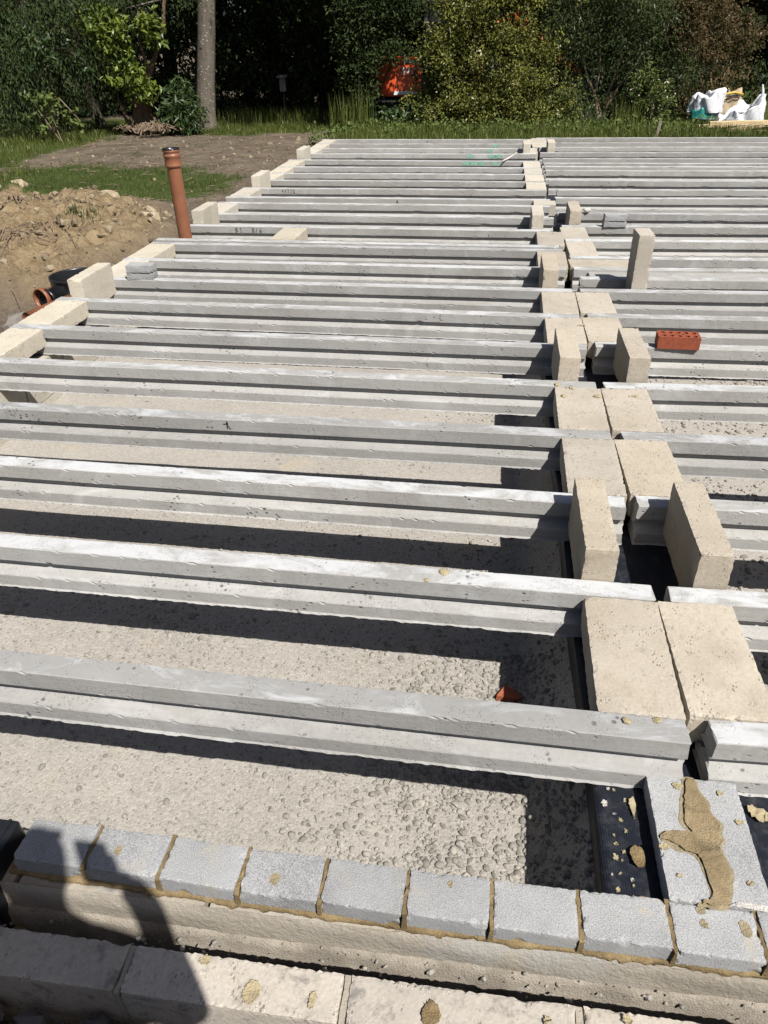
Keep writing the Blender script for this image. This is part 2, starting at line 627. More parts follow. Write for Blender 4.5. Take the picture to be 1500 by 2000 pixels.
def stones_me(name, centers, radii, mat, seed=0, tpl=ICO2, flat=.6, jag=.12, smooth=True):
    r = np.random.default_rng(seed)
    V0, F0 = tpl
    n = len(centers)
    nv = len(V0)
    ang = r.uniform(0, 2 * np.pi, n)
    sc = np.stack([r.uniform(.8, 1.35, n), r.uniform(.65, 1.0, n), r.uniform(flat * .8, flat * 1.2, n)], 1)
    jit = 1 + jag * r.standard_normal((n, nv))
    P = V0[None] * jit[..., None] * sc[:, None] * np.asarray(radii)[:, None, None]
    tl = r.uniform(-.35, .35, n)
    c, s = np.cos(tl)[:, None], np.sin(tl)[:, None]
    P = np.stack([P[..., 0] * c - P[..., 2] * s, P[..., 1], P[..., 0] * s + P[..., 2] * c], -1)
    c, s = np.cos(ang)[:, None], np.sin(ang)[:, None]
    P = np.stack([P[..., 0] * c - P[..., 1] * s, P[..., 0] * s + P[..., 1] * c, P[..., 2]], -1)
    P += np.asarray(centers)[:, None]
    F = (F0[None] + (np.arange(n) * nv)[:, None, None]).reshape(-1, 3)
    tint = np.repeat(r.uniform(0, 1, n), len(F0))
    return mesh_np(name, P.reshape(-1, 3), F, mat, tint, smooth)


def splat_me(name, outline, mat, thick=.008, seed=0, inset=.35):
    """low irregular mound over a polygon outline (z=0 base)"""
    r = np.random.default_rng(seed)
    O = np.asarray(outline, float)
    for _ in range(2):
        n_ = np.roll(O, -1, 0)
        O = np.stack([O * .75 + n_ * .25, O * .25 + n_ * .75], 1).reshape(-1, 2)
    # densify
    pts = []
    for i in range(len(O)):
        a, b = O[i], O[(i + 1) % len(O)]
        k = max(1, int(np.linalg.norm(b - a) / .012))
        for j in range(k):
            pts.append(a + (b - a) * j / k)
    pts = np.array(pts)
    pts += r.normal(0, .0011, pts.shape)
    c = pts.mean(0)
    bm = bmesh.new()
    o0 = [bm.verts.new((p[0] - c[0], p[1] - c[1], -.002)) for p in pts]
    f = bm.faces.new(o0)
    if f.normal.z < 0:
        f.normal_flip()
    size = np.ptp(pts, axis=0).min()
    for k, (ins, zz) in enumerate(((.06, .6), (.12, .95))):
        res = bmesh.ops.inset_region(bm, faces=[f], thickness=min(.012, size * ins), use_even_offset=False)
        for v in f.verts:
            v.co.z = thick * zz + r.normal(0, thick * .18)
    g = bmesh.ops.triangulate(bm, faces=[f])
    bmesh.ops.subdivide_edges(bm, edges=[e for e in bm.edges if e.calc_length() > .02], cuts=1)
    for v in bm.verts:
        if v.co.z > thick * .5:
            v.co.z += r.normal(0, thick * .14)
    bmesh.ops.recalc_face_normals(bm, faces=bm.faces)
    return from_bm(name, bm, mat, True), c


def blob_outline(cx, cy, rx, ry, seed, n=14, jag=.2):
    r = np.random.default_rng(seed)
    a = np.linspace(0, 2 * np.pi, n, endpoint=False)
    k = 1 + r.uniform(-jag, jag, n)
    return np.stack([cx + rx * k * np.cos(a), cy + ry * k * np.sin(a)], 1)


# ------------------------------------------------------------------ terrain
FX0, FX1, FY0, FY1 = -3.40, 4.60, 0.62, 13.42        # outer faces of the floor's walls


def terrain_z(x, y):
    z = np.full_like(x, -.30)
    z = z + .05 * (fbm(x * .6, y * .6, 3) - .45)
    rough = np.clip((-3.2 - x) / 1.0, 0, 1) * np.clip((18 - y) / 3, 0, 1) * np.clip((x + 16) / 4, 0, 1)
    z = z + rough * (.05 * (fbm(x * 2.2, y * 2.2, 5) - .47) + .03 * (fbm(x * 7, y * 7, 9, 3) - .43))
    k = heapness(x, y)
    rg = lambda f, sd: 1 - np.abs(2 * fbm(x * f, y * f, sd, 3) / .875 - 1) * 2
    z = z + k * (.17 + .16 * (fbm(x * 1.5, y * 1.5, 21) - .47) + .10 * (rg(2.2, 33) - .5) + .08 * (rg(5.5, 37) - .5) + .045 * (rg(13, 43) - .5))
    z = z - .17 * np.clip((x + 4.75) / .35, 0, 1) * np.clip((-3.4 - x) / .1, 0, 1) * np.clip((y - 4.5) / .3, 0, 1) * np.clip((6.35 - y) / .35, 0, 1)
    # bank the photographer stands on
    z = z + np.where(y < .62, np.clip((.5 - y) / .4, 0, 1) * .23 + .05, 0)
    z = z + np.where(y > 17, (y - 17) * .004, 0)
    z = z + np.where((x > -3.4) & (y > 13.4), np.clip((y - 13.4) / .6, 0, 1) * .12, 0)
    return z


def heapness(x, y):
    d1 = ((x + 5.5) / 1.55) ** 2 + ((y - 7.6) / 2.1) ** 2
    d2 = ((x + 4.6) / .95) ** 2 + ((y - 7.2) / 1.6) ** 2
    d3 = ((x + 6.8) / 1.6) ** 2 + ((y - 8.4) / 1.7) ** 2
    k = np.maximum(np.maximum(np.clip(1.25 - d1, 0, 1), np.clip(1.15 - d2, 0, 1)), np.clip(1.2 - d3, 0, 1))
    return k * k * (3 - 2 * k)


def grassiness(x, y):
    g = np.zeros_like(x)
    wx = x + 1.3 * (fbm(x * .9, y * .9, 201) - .47) + .5 * (fbm(x * 3, y * 3, 203, 3) - .43)
    wy = y + 1.1 * (fbm(x * .9, y * .9, 205) - .47) + .5 * (fbm(x * 3, y * 3, 207, 3) - .43)
    patch = np.clip(1.35 - (((wx + 6.4) / 2.4) ** 2 + ((wy - 10.9) / 1.9) ** 2), 0, 1)
    g = np.maximum(g, patch)
    left = np.clip((-8.1 - wx) * 1.2, 0, 1) * np.clip((y - 9.5) / 1, 0, 1) * .85
    g = np.maximum(g, left)
    verge = np.clip((wy - (16.9 + .35 * np.sin(x * 1.3))) / .8, 0, 1)
    g = np.maximum(g, verge)
    g = np.maximum(g, np.clip((x + 3.3) / .5, 0, 1) * np.clip((y - 13.3) / .3, 0, 1))
    wood = np.clip((y - 19.5) / 1.5, 0, 1) * np.clip((3.5 - x) / 2, 0, 1)
    g = g * (1 - .85 * wood)
    g = np.where((x > 4.6) & (y < 13), .25, g)
    return np.clip(g, 0, 1)


gx = np.concatenate([[-260, -160, -90, -50, -30, -20], np.arange(-15, -12, .5), np.arange(-12, -7.4, .1), np.arange(-7.4, -3.45, .045), [FX0], np.arange(-3.2, 4.5, .55), [FX1], np.arange(5, 12, .6), [14, 18, 25, 40, 70, 130, 260]])
gy = np.concatenate([[-160, -60, -20, -8], np.arange(-3, .5, .12), [FY0], np.arange(.75, 4, .4), np.arange(4, 10.4, .045), np.arange(10.4, 13.3, .15), [FY1], np.arange(13.5, 19, .15), np.arange(19, 30, .8), [34, 40, 50, 65, 90, 140, 220, 400]])
GX, GY = np.meshgrid(gx, gy)
GZ = terrain_z(GX, GY)
nyv, nxv = GX.shape
idx = np.arange(nxv * nyv).reshape(nyv, nxv)
q = np.stack([idx[:-1, :-1], idx[:-1, 1:], idx[1:, 1:], idx[1:, :-1]], -1)
cxm = (gx[:-1] + gx[1:]) / 2
cym = (gy[:-1] + gy[1:]) / 2
CXM, CYM = np.meshgrid(cxm, cym)
keep = ~((CXM > FX0) & (CXM < FX1) & (CYM > FY0) & (CYM < FY1))
gme = mesh_np("ground", np.stack([GX.ravel(), GY.ravel(), GZ.ravel()], 1), q[keep], M['ground'], smooth=True)
for nm, arr in (("grassiness", grassiness(GX, GY)), ("heapness", heapness(GX, GY))):
    at = gme.attributes.new(nm, 'FLOAT', 'POINT')
    at.data.foreach_set("value", arr.ravel().astype(np.float32))
kind(link("ground", gme), "structure")

# gravel bed under the floor
bx = np.concatenate([np.arange(-3.4, -.45, .03), np.arange(-.45, -.16, .012), np.arange(-.15, .8, .03), np.arange(.8, 4.61, .1)])
by = np.concatenate([np.arange(.60, 3.6, .03), np.arange(3.6, 13.5, .1)])
BX, BY = np.meshgrid(bx, by)


def bed_z(x, y):
    t_ = np.clip((x + .305) / .14, 0, 1) * (x < 0) * (y > .88)
    return t_ ** 1.2 * .21 - .432 + .022 * (fbm(x * 1.6, y * 1.6, 71) - .47) + .005 * (fbm(x * 9, y * 9, 73, 3) - .43) + .002 * (fbm(x * 28, y * 28, 77, 2) - .37)


BZ = bed_z(BX, BY)
nb, na = BX.shape
idx = np.arange(na * nb).reshape(nb, na)
q = np.stack([idx[:-1, :-1], idx[:-1, 1:], idx[1:, 1:], idx[1:, :-1]], -1).reshape(-1, 4)
kind(link("gravel_bed", mesh_np("gravel_bed", np.stack([BX.ravel(), BY.ravel(), BZ.ravel()], 1), q, M['gravel'], smooth=True)), "structure")

# pebbles lying on the bed: dense near the seam wall, sparse elsewhere


def scatter_bed(n, x0, x1, y0, y1, r0, r1, seed, dens=None):
    r = np.random.default_rng(seed)
    x, y = r.uniform(x0, x1, n), r.uniform(y0, y1, n)
    if dens is not None:
        k = r.uniform(0, 1, n) < dens(x, y)
        x, y = x[k], y[k]
    rad = r0 + (r1 - r0) * r.uniform(0, 1, len(x)) ** 2.2
    z = bed_z(x, y) + rad * .12
    return np.stack([x, y, z], 1), rad


def dens_near(x, y):
    base = np.clip((x + 1.15) / .55, 0, 1) ** 1.3
    patch = np.clip((fbm(x * 2.3, y * 2.3, 91) - .42) * 7, 0, 1)
    return np.clip(base * (.35 + .65 * patch) + .05 * patch, 0, 1)


c1, ra1 = scatter_bed(11500, -2.0, -.16, .95, 2.0, .003, .0125, 1, dens_near)
c2, ra2 = scatter_bed(4500, -2.9, -.16, 2.0, 4.0, .003, .012, 2, lambda x, y: np.clip((x + 1.4) / .8, 0.02, 1) * np.clip((fbm(x * 2, y * 2, 97) - .36) * 5, .04, 1))
c3, ra3 = scatter_bed(5200, .28, 1.6, 1.2, 5.2, .004, .015, 3)
c4, ra4 = scatter_bed(16000, -2.6, -.16, .95, 2.9, .0013, .0055, 4)
c6, ra6 = scatter_bed(1500, -2.6, -1.0, 1.5, 2.6, .003, .012, 6, lambda x, y: np.clip((fbm(x * 3, y * 3, 57) - .45) * 8, 0, 1))
ca, ra = np.concatenate([c1, c2, c3, c6]), np.concatenate([ra1, ra2, ra3, ra6])
hf = np.random.default_rng(8).uniform(0, 1, len(ca)) < .45
kind(link("pebbles", stones_me("pebbles", ca[hf], ra[hf], M['pebble'], 5, ICO2, .6, .08)), "stuff")
kind(link("angular_gravel", stones_me("angular_gravel", ca[~hf] + np.array([0, 0, .001]), ra[~hf], M['pebble'], 9, ICO1, .6, .22, False)), "stuff")
kind(link("grit", stones_me("grit", c4, ra4, M['pebble'], 6, ICO1, .7, .1)), "stuff")

# rubble outside the outer wall
r = np.random.default_rng(14)
n = 2200
xx = r.uniform(-2.3, 1.2, n)
yy = r.uniform(.18, .625, n)
rd = .006 + .026 * r.uniform(0, 1, n) ** 2
zz = terrain_z(xx, yy) + rd * .45
kind(link("rubble", stones_me("rubble", np.stack([xx, yy, zz], 1), rd, M['rubble'], 15, ICO1, .75, .2, False)), "stuff")

# loose stones and crumbs on the dirt and the heap
n = 12000
xx = r.uniform(-9, -3.45, n)
yy = r.uniform(4.0, 16.5, n)
hk = heapness(xx, yy)
kp = r.uniform(0, 1, n) < (.13 + .87 * hk) * (1 - grassiness(xx, yy) * .95)
xx, yy, hk = xx[kp], yy[kp], hk[kp]
rd = .005 + .042 * r.uniform(0, 1, len(xx)) ** 3.6
kind(link("soil_crumbs", stones_me("soil_crumbs", np.stack([xx, yy, terrain_z(xx, yy) + rd * .15], 1), rd,
                                   mk_pebble("soil_crumb", (.10, .075, .048), (.27, .22, .15)), 18, ICO1, .75, .16, False)), "stuff")

# ------------------------------------------------------------------ walls under the floor
ORD = ("zeroth first second third fourth fifth sixth seventh eighth ninth tenth eleventh twelfth thirteenth fourteenth fifteenth sixteenth "
       "seventeenth eighteenth nineteenth twentieth twenty-first twenty-second twenty-third twenty-fourth twenty-fifth").split()


def rough_block(name, sx, sy, sz, mat, seed, nx=16, ny=32, nz=8, jag=.0005, edge=.0014, chips=9):
    """box made of a grid, its arrises worn and chipped"""
    r = np.random.default_rng(seed)
    bm = bmesh.new()
    bmesh.ops.create_cube(bm, size=1.0)
    bmesh.ops.transform(bm, matrix=Matrix.Diagonal((sx, sy, sz, 1)), verts=bm.verts)
    for ax, k in ((0, nx), (1, ny), (2, nz)):
        es = [e for e in bm.edges if abs((e.verts[0].co - e.verts[1].co)[ax]) > 1e-6 and
              all(abs((e.verts[0].co - e.verts[1].co)[j]) < 1e-6 for j in range(3) if j != ax)]
        bmesh.ops.subdivide_edges(bm, edges=es, cuts=k - 1, use_grid_fill=True)
    h = np.array([sx, sy, sz]) / 2
    chipc = [(h * np.sign(r.standard_normal(3)) * np.where(np.arange(3) == r.integers(0, 3), r.uniform(-1, 1), 1), r.uniform(.005, .019)) for _ in range(chips)]
    for v in bm.verts:
        p = np.array(v.co)
        on = np.abs(np.abs(p) - h) < 1e-5
        d = r.normal(0, jag * (.25 if on.sum() < 2 else 1.0), 3)
        if on.sum() >= 2:
            d -= np.sign(p) * on * abs(r.normal(edge * .5, edge * .45))
        for c, rr in chipc:
            dist = np.linalg.norm(p - c)
            if dist < rr:
                d -= np.sign(p) * on * (rr - dist) * .35
        v.co = Vector(p + d)
    return from_bm(name, bm, mat)


TAN_V = [rough_block("tan_block", .215, .44, .10, M['tan'], 100 + i) for i in range(4)]
CREAM_V = [rough_block("cream_block", .215, .44, .10, M['cream'], 120 + i) for i in range(3)]

# middle (sleeper) wall with its damp proof course
sw = empty("sleeper_wall", (.06, .95, -.6))
tag(sw, "black-topped sleeper wall running under the middle seam between the two bays", "wall")
wb = [rough_block("wall_block", .425, .44, .215, M['outer'], 300 + i, 5, 6, 3) for i in range(2)]
for c in range(2):
    for j in range(29):
        y = .17 + j * .45 + (.225 if c else 0)
        if y > 12.2:
            continue
        link("block", wb[(j + c) % 2], sw, (0, y, .11 + c * .222))
dv = []
dy = np.linspace(-.02, 12.4, 140)
prof = [(-.232, -.30), (-.231, -.15), (-.228, -.03), (-.224, -.002), (-.2, 0), (-.1, .001), (0, 0), (.1, .001), (.2, 0), (.224, -.002), (.228, -.03), (.231, -.15), (.232, -.30)]
for i, yv in enumerate(dy):
    for x, z in prof:
        dv.append((x + .004 * math.sin(yv * 5 + x) * (abs(x) > .21), yv, .45 + z + rng.normal(0, .0006)))
k = len(prof)
df = [(i * k + j, i * k + j + 1, (i + 1) * k + j + 1, (i + 1) * k + j) for i in range(len(dy) - 1) for j in range(k - 1)]
link("damp_proof_course", mesh_np("damp_proof_course", dv, df, M['dpc'], smooth=True), sw)

# dry mortar splashes on the damp proof course (parts of that wall)
spl = [([(-0.072, 1.227), (-0.065, 1.208), (-0.071, 1.169), (-0.075, 1.158), (-0.078, 1.184), (-0.085, 1.206)], 'mortar_dry', .008),
       ([(-0.082, 1.093), (-0.066, 1.081), (-0.068, 1.034), (-0.085, 1.035), (-0.099, 1.057), (-0.099, 1.08)], 'mortar_wet', .012),
       ([(0.198, 1.231), (0.208, 1.236), (0.244, 1.216), (0.236, 1.189), (0.212, 1.19), (0.195, 1.21)], 'mortar_dry', .012),
       (blob_outline(.245, 1.08, .014, .04, 3), 'mortar_dry', .008), (blob_outline(.215, 1.02, .02, .02, 5), 'mortar_dry', .008),
       (blob_outline(-.08, .957, .05, .008, 6), 'mortar_wet', .012)]
for x, y in [(-0.126, 1.244), (-0.113, 1.243), (-0.128, 1.115), (-0.126, 1.094), (-0.116, 1.054), (-0.144, 1.016), (-0.135, 0.982), (-0.1, 0.995), (-0.126, 1.02),
             (-0.101, 1.009), (-0.098, 1.13), (-0.107, 1.158), (-.14, 1.2), (-.11, 1.075), (-.12, 1.175), (-.09, 1.215), (-.13, 1.06)]:
    s = random.uniform(.0018, .006)
    spl.append((blob_outline(x, y, s, s * random.uniform(.7, 1.6), int(abs(x * 9e3 + y * 7e3)), 13), 'mortar_dry' if random.random() < .75 else 'mortar_pale', .003))
for i, (ol, mt, th) in enumerate(spl):
    me, c = splat_me("mortar_splash", ol, M[mt], th, i)
    link("mortar_splash", me, sw, (c[0] - .06, c[1] - .95, .4505))

# four grey bricks bedded on it and the trowelled mortar between them
GB = [rough_block("grey_brick", .104, .318, .05, M['grey'], 40 + i, 14, 40, 7, .0004, .0012, 4) for i in range(2)]
for i, (x, y) in enumerate([(.011, 1.103), (.117, 1.103)]):
    link("brick", GB[i], sw, (x - .06, y - .95, .475))
bm = bmesh.new()
for x, y, sx, sy in ((.064, 1.103, .012, .31),):
    add_box(bm, x - .06, y - .95, .472, sx, sy, .046)
link("mortar_joint", from_bm("mortar_joint", bm, M['mortar_wet']), sw)
T = [(0.05, 1.259), (0.073, 1.262), (0.074, 1.219), (0.09, 1.191), (0.084, 1.164), (0.105, 1.138), (0.094, 1.116), (0.099, 1.093), (0.086, 1.081), (0.098, 1.034), (0.091, 0.992),
     (0.077, 0.943), (0.064, 0.937), (0.024, 0.939), (0.029, 0.95), (0.048, 0.954), (0.052, 0.981), (0.045, 1.04), (0.037, 1.055), (0.009, 1.061), (-0.003, 1.077), (-0.036, 1.082),
     (-0.032, 1.097), (-0.019, 1.104), (0.013, 1.113), (0.042, 1.106), (0.024, 1.132), (0.031, 1.162), (0.033, 1.184), (0.043, 1.215)]
me, c = splat_me("trowelled_mortar", T, M['mortar_trowel'], .006, 77)
link("trowelled_mortar", me, sw, (c[0] - .06, c[1] - .95, .5))
Tc = np.array(T).mean(0)
me, c = splat_me("trowelled_mortar", [(max(-.036, (x - Tc[0]) * 1.32 + Tc[0] - .006), (y - Tc[1]) * 1.03 + Tc[1]) for x, y in T], M['mortar_smear'], .0012, 78)
link("mortar_smear", me, sw, (c[0] - .06, c[1] - .95, .4998))
me, c = splat_me("mortar_ridge", [(0.078, 0.943), (0.093, 0.954), (0.125, 0.953), (0.168, 0.953), (0.168, 0.938), (0.122, 0.94), (0.082, 0.942)], M['mortar_pale'], .006, 79)
link("mortar_ridge", me, sw, (c[0] - .06, c[1] - .95, .4998))
for i, (x, y, s) in enumerate([(.03, 1.235, .012), (.125, 1.225, .008), (-.01, 1.0, .006), (.135, 1.0, .008), (.15, 1.15, .01), (-.03, 1.065, .012)]):
    me, c = splat_me("mortar_splash", blob_outline(x, y, s, s * .8, 60 + i, 9), M['mortar_dry'], .004, 90 + i)
    link("mortar_splash", me, sw, (c[0] - .06, c[1] - .95, .4998))

# near inner wall: dusty block courses with a course of grey bricks on top
nw = empty("inner_wall", (0, .9, -.6))
tag(nw, "near inner wall of dusty blocks capped with a course of grey concrete bricks", "wall")
fb = [rough_block("face_block", .44, .13, .215, M['face'], 330 + i, 12, 4, 8, .0012, .003, 3) for i in range(3)]
for j in range(-6, 7):
    b = link("block", fb[j % 3], nw, (j * .45 + .1, -.003 - .009 * (j * .45 + .1) * .0, .338))
    b.scale = (1, 1, .98)
    b = link("block", fb[(j + 1) % 3], nw, (j * .45 - .1, -.012, .14))
    b.scale = (1, 1.06, 1)
xs = np.linspace(-3.3, 2.6, 300)
V = []
for x in xs:
    for z in (.449, .44, .42, .40, .38, .355):
        V.append((x, -.0705 - .0015 * math.sin(x * 9 + z * 60) + rng.normal(0, .0007) - (.004 if z < .43 else 0) + .003 * (z > .445), z))
F = [(i * 6 + j, i * 6 + j + 1, (i + 1) * 6 + j + 1, (i + 1) * 6 + j) for i in range(len(xs) - 1) for j in range(5)]
link("render_coat", mesh_np("render_coat", V, F, M['face'], smooth=True), nw)
# bed of cavity fill, a rough lower ledge
cv_x = np.linspace(-3.3, 2.6, 240)
V, F = [], []
for i, x in enumerate(cv_x):
    e = .006 * math.sin(x * 23) + rng.normal(0, .002)
    for yy_, z in ((-.060, .372), (-.076 + e * .4, .367 + e * .5), (-.086 + e * .6, .35), (-.090, .27), (-.11, .24 + e), (-.15, .225), (-.18, .215)):
        V.append((x, yy_, z + rng.normal(0, .0015)))
k = 7
F = [(i * k + j, (i + 1) * k + j, (i + 1) * k + j + 1, i * k + j + 1) for i in range(len(cv_x) - 1) for j in range(k - 1)]
link("cavity_fill", mesh_np("cavity_fill", V, F, mk_mortar("cavity_concrete", (.225, .197, .16), (.305, .27, .225)), smooth=True), nw)

ROWV = [rough_block("course_brick", .171, .102, .046, M['grey'], 60 + i, 26, 16, 8, .0004, .0012, 9) for i in range(4)]
row_back = [(-1.485, .956), (-1.314, .958), (-1.136, .954), (-.955, .947), (-.774, .945), (-.592, .94), (-.411, .939), (-.23, .939), (-.047, .939), (.129, .938), (.31, .938)]
bedV = []
for i in range(len(row_back) + 6):
    if i + 1 < len(row_back):
        (xa, ya), (xb, yb) = row_back[i], row_back[i + 1]
    else:
        xa, ya = .31 + (i - len(row_back) + 1) * .18, .938
        xb, yb = xa + .18, .938
    L = xb - xa
    b = link("brick", ROWV[i % 4], nw, ((xa + xb) / 2, (ya + yb) / 2 - .05 - .9 + rng.normal(0, .0015), .4765 + rng.normal(0, .001)),
             (rng.normal(0, .012), rng.normal(0, .008), math.atan2(yb - ya, L) + rng.normal(0, .008)))
    b.scale = ((L - .009) / .171, 1, 1)
    # perpend joint: mortar squeezed up in the gap
    n_ = 10
    ys = np.linspace(-.104, .006, n_)
    jx = xb
    w = .0055
    V = []
    for yv in ys:
        top = .497 + rng.normal(0, .0016) - .006 * (rng.random() < .2)
        V += [(jx - w + rng.normal(0, .001), yb + yv - .9, .455), (jx - w * .8 + rng.normal(0, .0013), yb + yv - .9, top), (jx + w * .8 + rng.normal(0, .0013), yb + yv - .9, top), (jx + w + rng.normal(0, .001), yb + yv - .9, .455)]
    F = [(a * 4 + j, a * 4 + j + 1, (a + 1) * 4 + j + 1, (a + 1) * 4 + j) for a in range(n_ - 1) for j in range(3)] + [(0, 1, 2, 3), tuple((n_ - 1) * 4 + j for j in (3, 2, 1, 0))]
    link("mortar_joint", mesh_np("mortar_joint", V, F, M['mortar_wet']), nw)
# bed joint bead under the course
xs = np.linspace(-1.5, 1.5, 260)
V = []
for x in xs:
    y = .9505 - .10 - .9 + np.interp(x, [-1.5, -.5, 0], [.008, -.008, -.01])
    bul = .004 * math.sin(x * 31) + rng.normal(0, .002)
    V += [(x, y + .03, .449), (x, y - .004 - bul * .6, .457 + bul * .4), (x, y - .008 - bul, .449), (x, y - .004, .441 - abs(bul)), (x, y + .02, .438)]
F = [(i * 5 + j, (i + 1) * 5 + j, (i + 1) * 5 + j + 1, i * 5 + j + 1) for i in range(len(xs) - 1) for j in range(4)]
link("mortar_bed", mesh_np("mortar_bed", V, F, M['mortar_wet'], smooth=True), nw)
for i, (x, y, s) in enumerate([(-1.25, .905, .01), (-.88, .885, .012), (-.5, .92, .006), (-.72, .9, .018), (.02, .93, .01), (.1, .9, .012), (.02, .9, .008)]):
    me, c = splat_me("mortar_smear", blob_outline(x, y, s, s * 1.3, 160 + i, 10), M['mortar_smear'], .0009, 190 + i)
    link("mortar_smear", me, nw, (c[0], c[1] - .9, .4995))

# mortar droppings caught in the cavity
drop = [(-.995, .775, .022, 'mortar_dry'), (-.642, .77, .024, 'mortar_wet'), (-1.49, .775, .032, 'mortar_wet'), (-.336, .775, .016, 'mortar_dry'), (-.04, .785, .02, 'mortar_dry'),
        (-.69, .78, .012, 'mortar_dry'), (-.136, .775, .018, 'mortar_dry'), (-.8, .77, .01, 'mortar_dry'), (-.86, .782, .012, 'mortar_dry'), (-.25, .77, .012, 'mortar_dry'), (.03, .775, .014, 'mortar_dry')]
lump_lab = ["flat dry mortar scrap in the cavity below the fourth grey brick", "round damp brown mortar lump in the cavity, ringed by small scraps", "large dark mortar lump in the cavity beside the black plastic duct",
            "pale triangular mortar scrap in the cavity below the seventh grey brick", "small dry mortar scrap near the red-brick-side end of the cavity", "tiny mortar crumb just beside the round damp mortar lump",
            "flat mortar scrap below the eighth grey brick in the cavity", "small mortar crumb in the cavity below the fifth joint", "small mortar scrap between flat scrap and round damp lump",
            "small mortar crumb beside the pale triangular scrap", "mortar scrap at the end of the cavity under the ninth brick"]
for i, (x, y, s, m) in enumerate(drop):
    o = link("mortar_lump", stones_me("mortar_lump", [(0, 0, 0)], [s], M[m], 400 + i, ICO2, .6, .1), None, (x, y, -.375 + .07 * (.835 - y) / .06 + s * .3))
    tag(o, lump_lab[i], "mortar", "mortar droppings in the wall cavity")

n = 420
r = np.random.default_rng(81)
xx, yy = r.uniform(-1.7, .4, n), r.uniform(.735, .822, n)
rd = .0018 + .007 * r.uniform(0, 1, n) ** 3
kind(link("cavity_crumbs", stones_me("cavity_crumbs", np.stack([xx, yy, -.385 + .155 * np.clip((yy - .73) / .09, 0, 1) + rd * .3], 1), rd, M['pebble'], 82, ICO1, .8, .15, False)), "stuff")
# outer leaf
ow = empty("outer_wall", (0, .69, -.6))
tag(ow, "rough pinkish outer block wall across the very front of the floor", "wall")
OB = [rough_block("outer_block", .44, .092, .215, M['outer'], 350 + i, 60, 14, 22, .0005, .0016, 9) for i in range(3)]
for j in range(-4, 6):
    x = -1.15 + .23 + j * .455
    link("block", OB[j % 3], ow, (x, .0, .342 + rng.normal(0, .001)), (0, 0, rng.normal(0, .004)))
    link("block", OB[(j + 1) % 3], ow, (x + .22, -.002, .118))
    V = [(x + .2275 + s * .006 + rng.normal(0, .001), yv, z) for yv in (-.046, -.02, .02, .046) for s, z in ((-1, .25), (-1, .445), (1, .445), (1, .25))]
    F = [(a * 4 + jj, a * 4 + jj + 1, (a + 1) * 4 + jj + 1, (a + 1) * 4 + jj) for a in range(3) for jj in range(3)] + [(0, 1, 2, 3), (15, 14, 13, 12)]
    link("mortar_joint", mesh_np("mortar_joint", V, F, M['face']), ow)
bm = bmesh.new()
add_box(bm, -.1, 0, .23, 4.6, .085, .012)
link("mortar_bed", from_bm("mortar_bed", bm, M['face']), ow)
for i, (x, y, sx, sy, m) in enumerate([(-.878, .676, .017, .024, 'mortar_dry'), (-.754, .678, .007, .016, 'mortar_dry'), (-.988, .722, .011, .01, 'mortar_dry'), (-.521, .683, .02, .026, 'mortar_wet'), (-.3, .7, .008, .008, 'mortar_dry'), (-.15, .72, .01, .008, 'mortar_dry')]):
    me, c = splat_me("mortar_splash", blob_outline(x, y, sx, sy, 260 + i, 12, .2), M[m], .006, 290 + i)
    link("mortar_splash", me, ow, (c[0], c[1] - .69, .4497))

# side and back walls (mostly hidden by the beams)
for nm, (x0, x1, y0, y1), lab, ax in (("side_wall", (-3.40, -3.10, .95, 13.4), "cream block wall under the outer beam ends by the orange pipe", 1),
                                      ("side_wall", (4.22, 4.52, .95, 13.4), "block wall carrying the far ends of the red-brick-side beams", 1),
                                      ("back_wall", (-3.40, 4.52, 13.33, 13.42), "low block wall across the far end before the grass", 0)):
    e = empty(nm, ((x0 + x1) / 2, (y0 + y1) / 2, -.6))
    tag(e, lab, "wall")
    L = (y1 - y0) if ax else (x1 - x0)
    w = (x1 - x0) if ax else (y1 - y0)
    me_ = rough_block("wall_block", w, .44, .22, M['cream'], 371, 4, 6, 3) if ax else rough_block("wall_block", .44, w, .22, M['cream'], 372, 6, 3, 3)
    nn = int(L / .45)
    for c in range(2):
        for j in range(nn):
            p = -L / 2 + .225 + j * .45
            link("block", me_, e, (0, p, .11 + c * .224) if ax else (p, 0, .11 + c * .224))


# ------------------------------------------------------------------ concrete beams
PROF = [(-.0375, 0), (.0375, 0), (.0375, -.058), (.024, -.064), (.026, -.078), (.038, -.092), (.0625, -.100), (.0625, -.150),
        (-.0625, -.150), (-.0625, -.100), (-.038, -.092), (-.026, -.078), (-.024, -.064), (-.0375, -.058)]


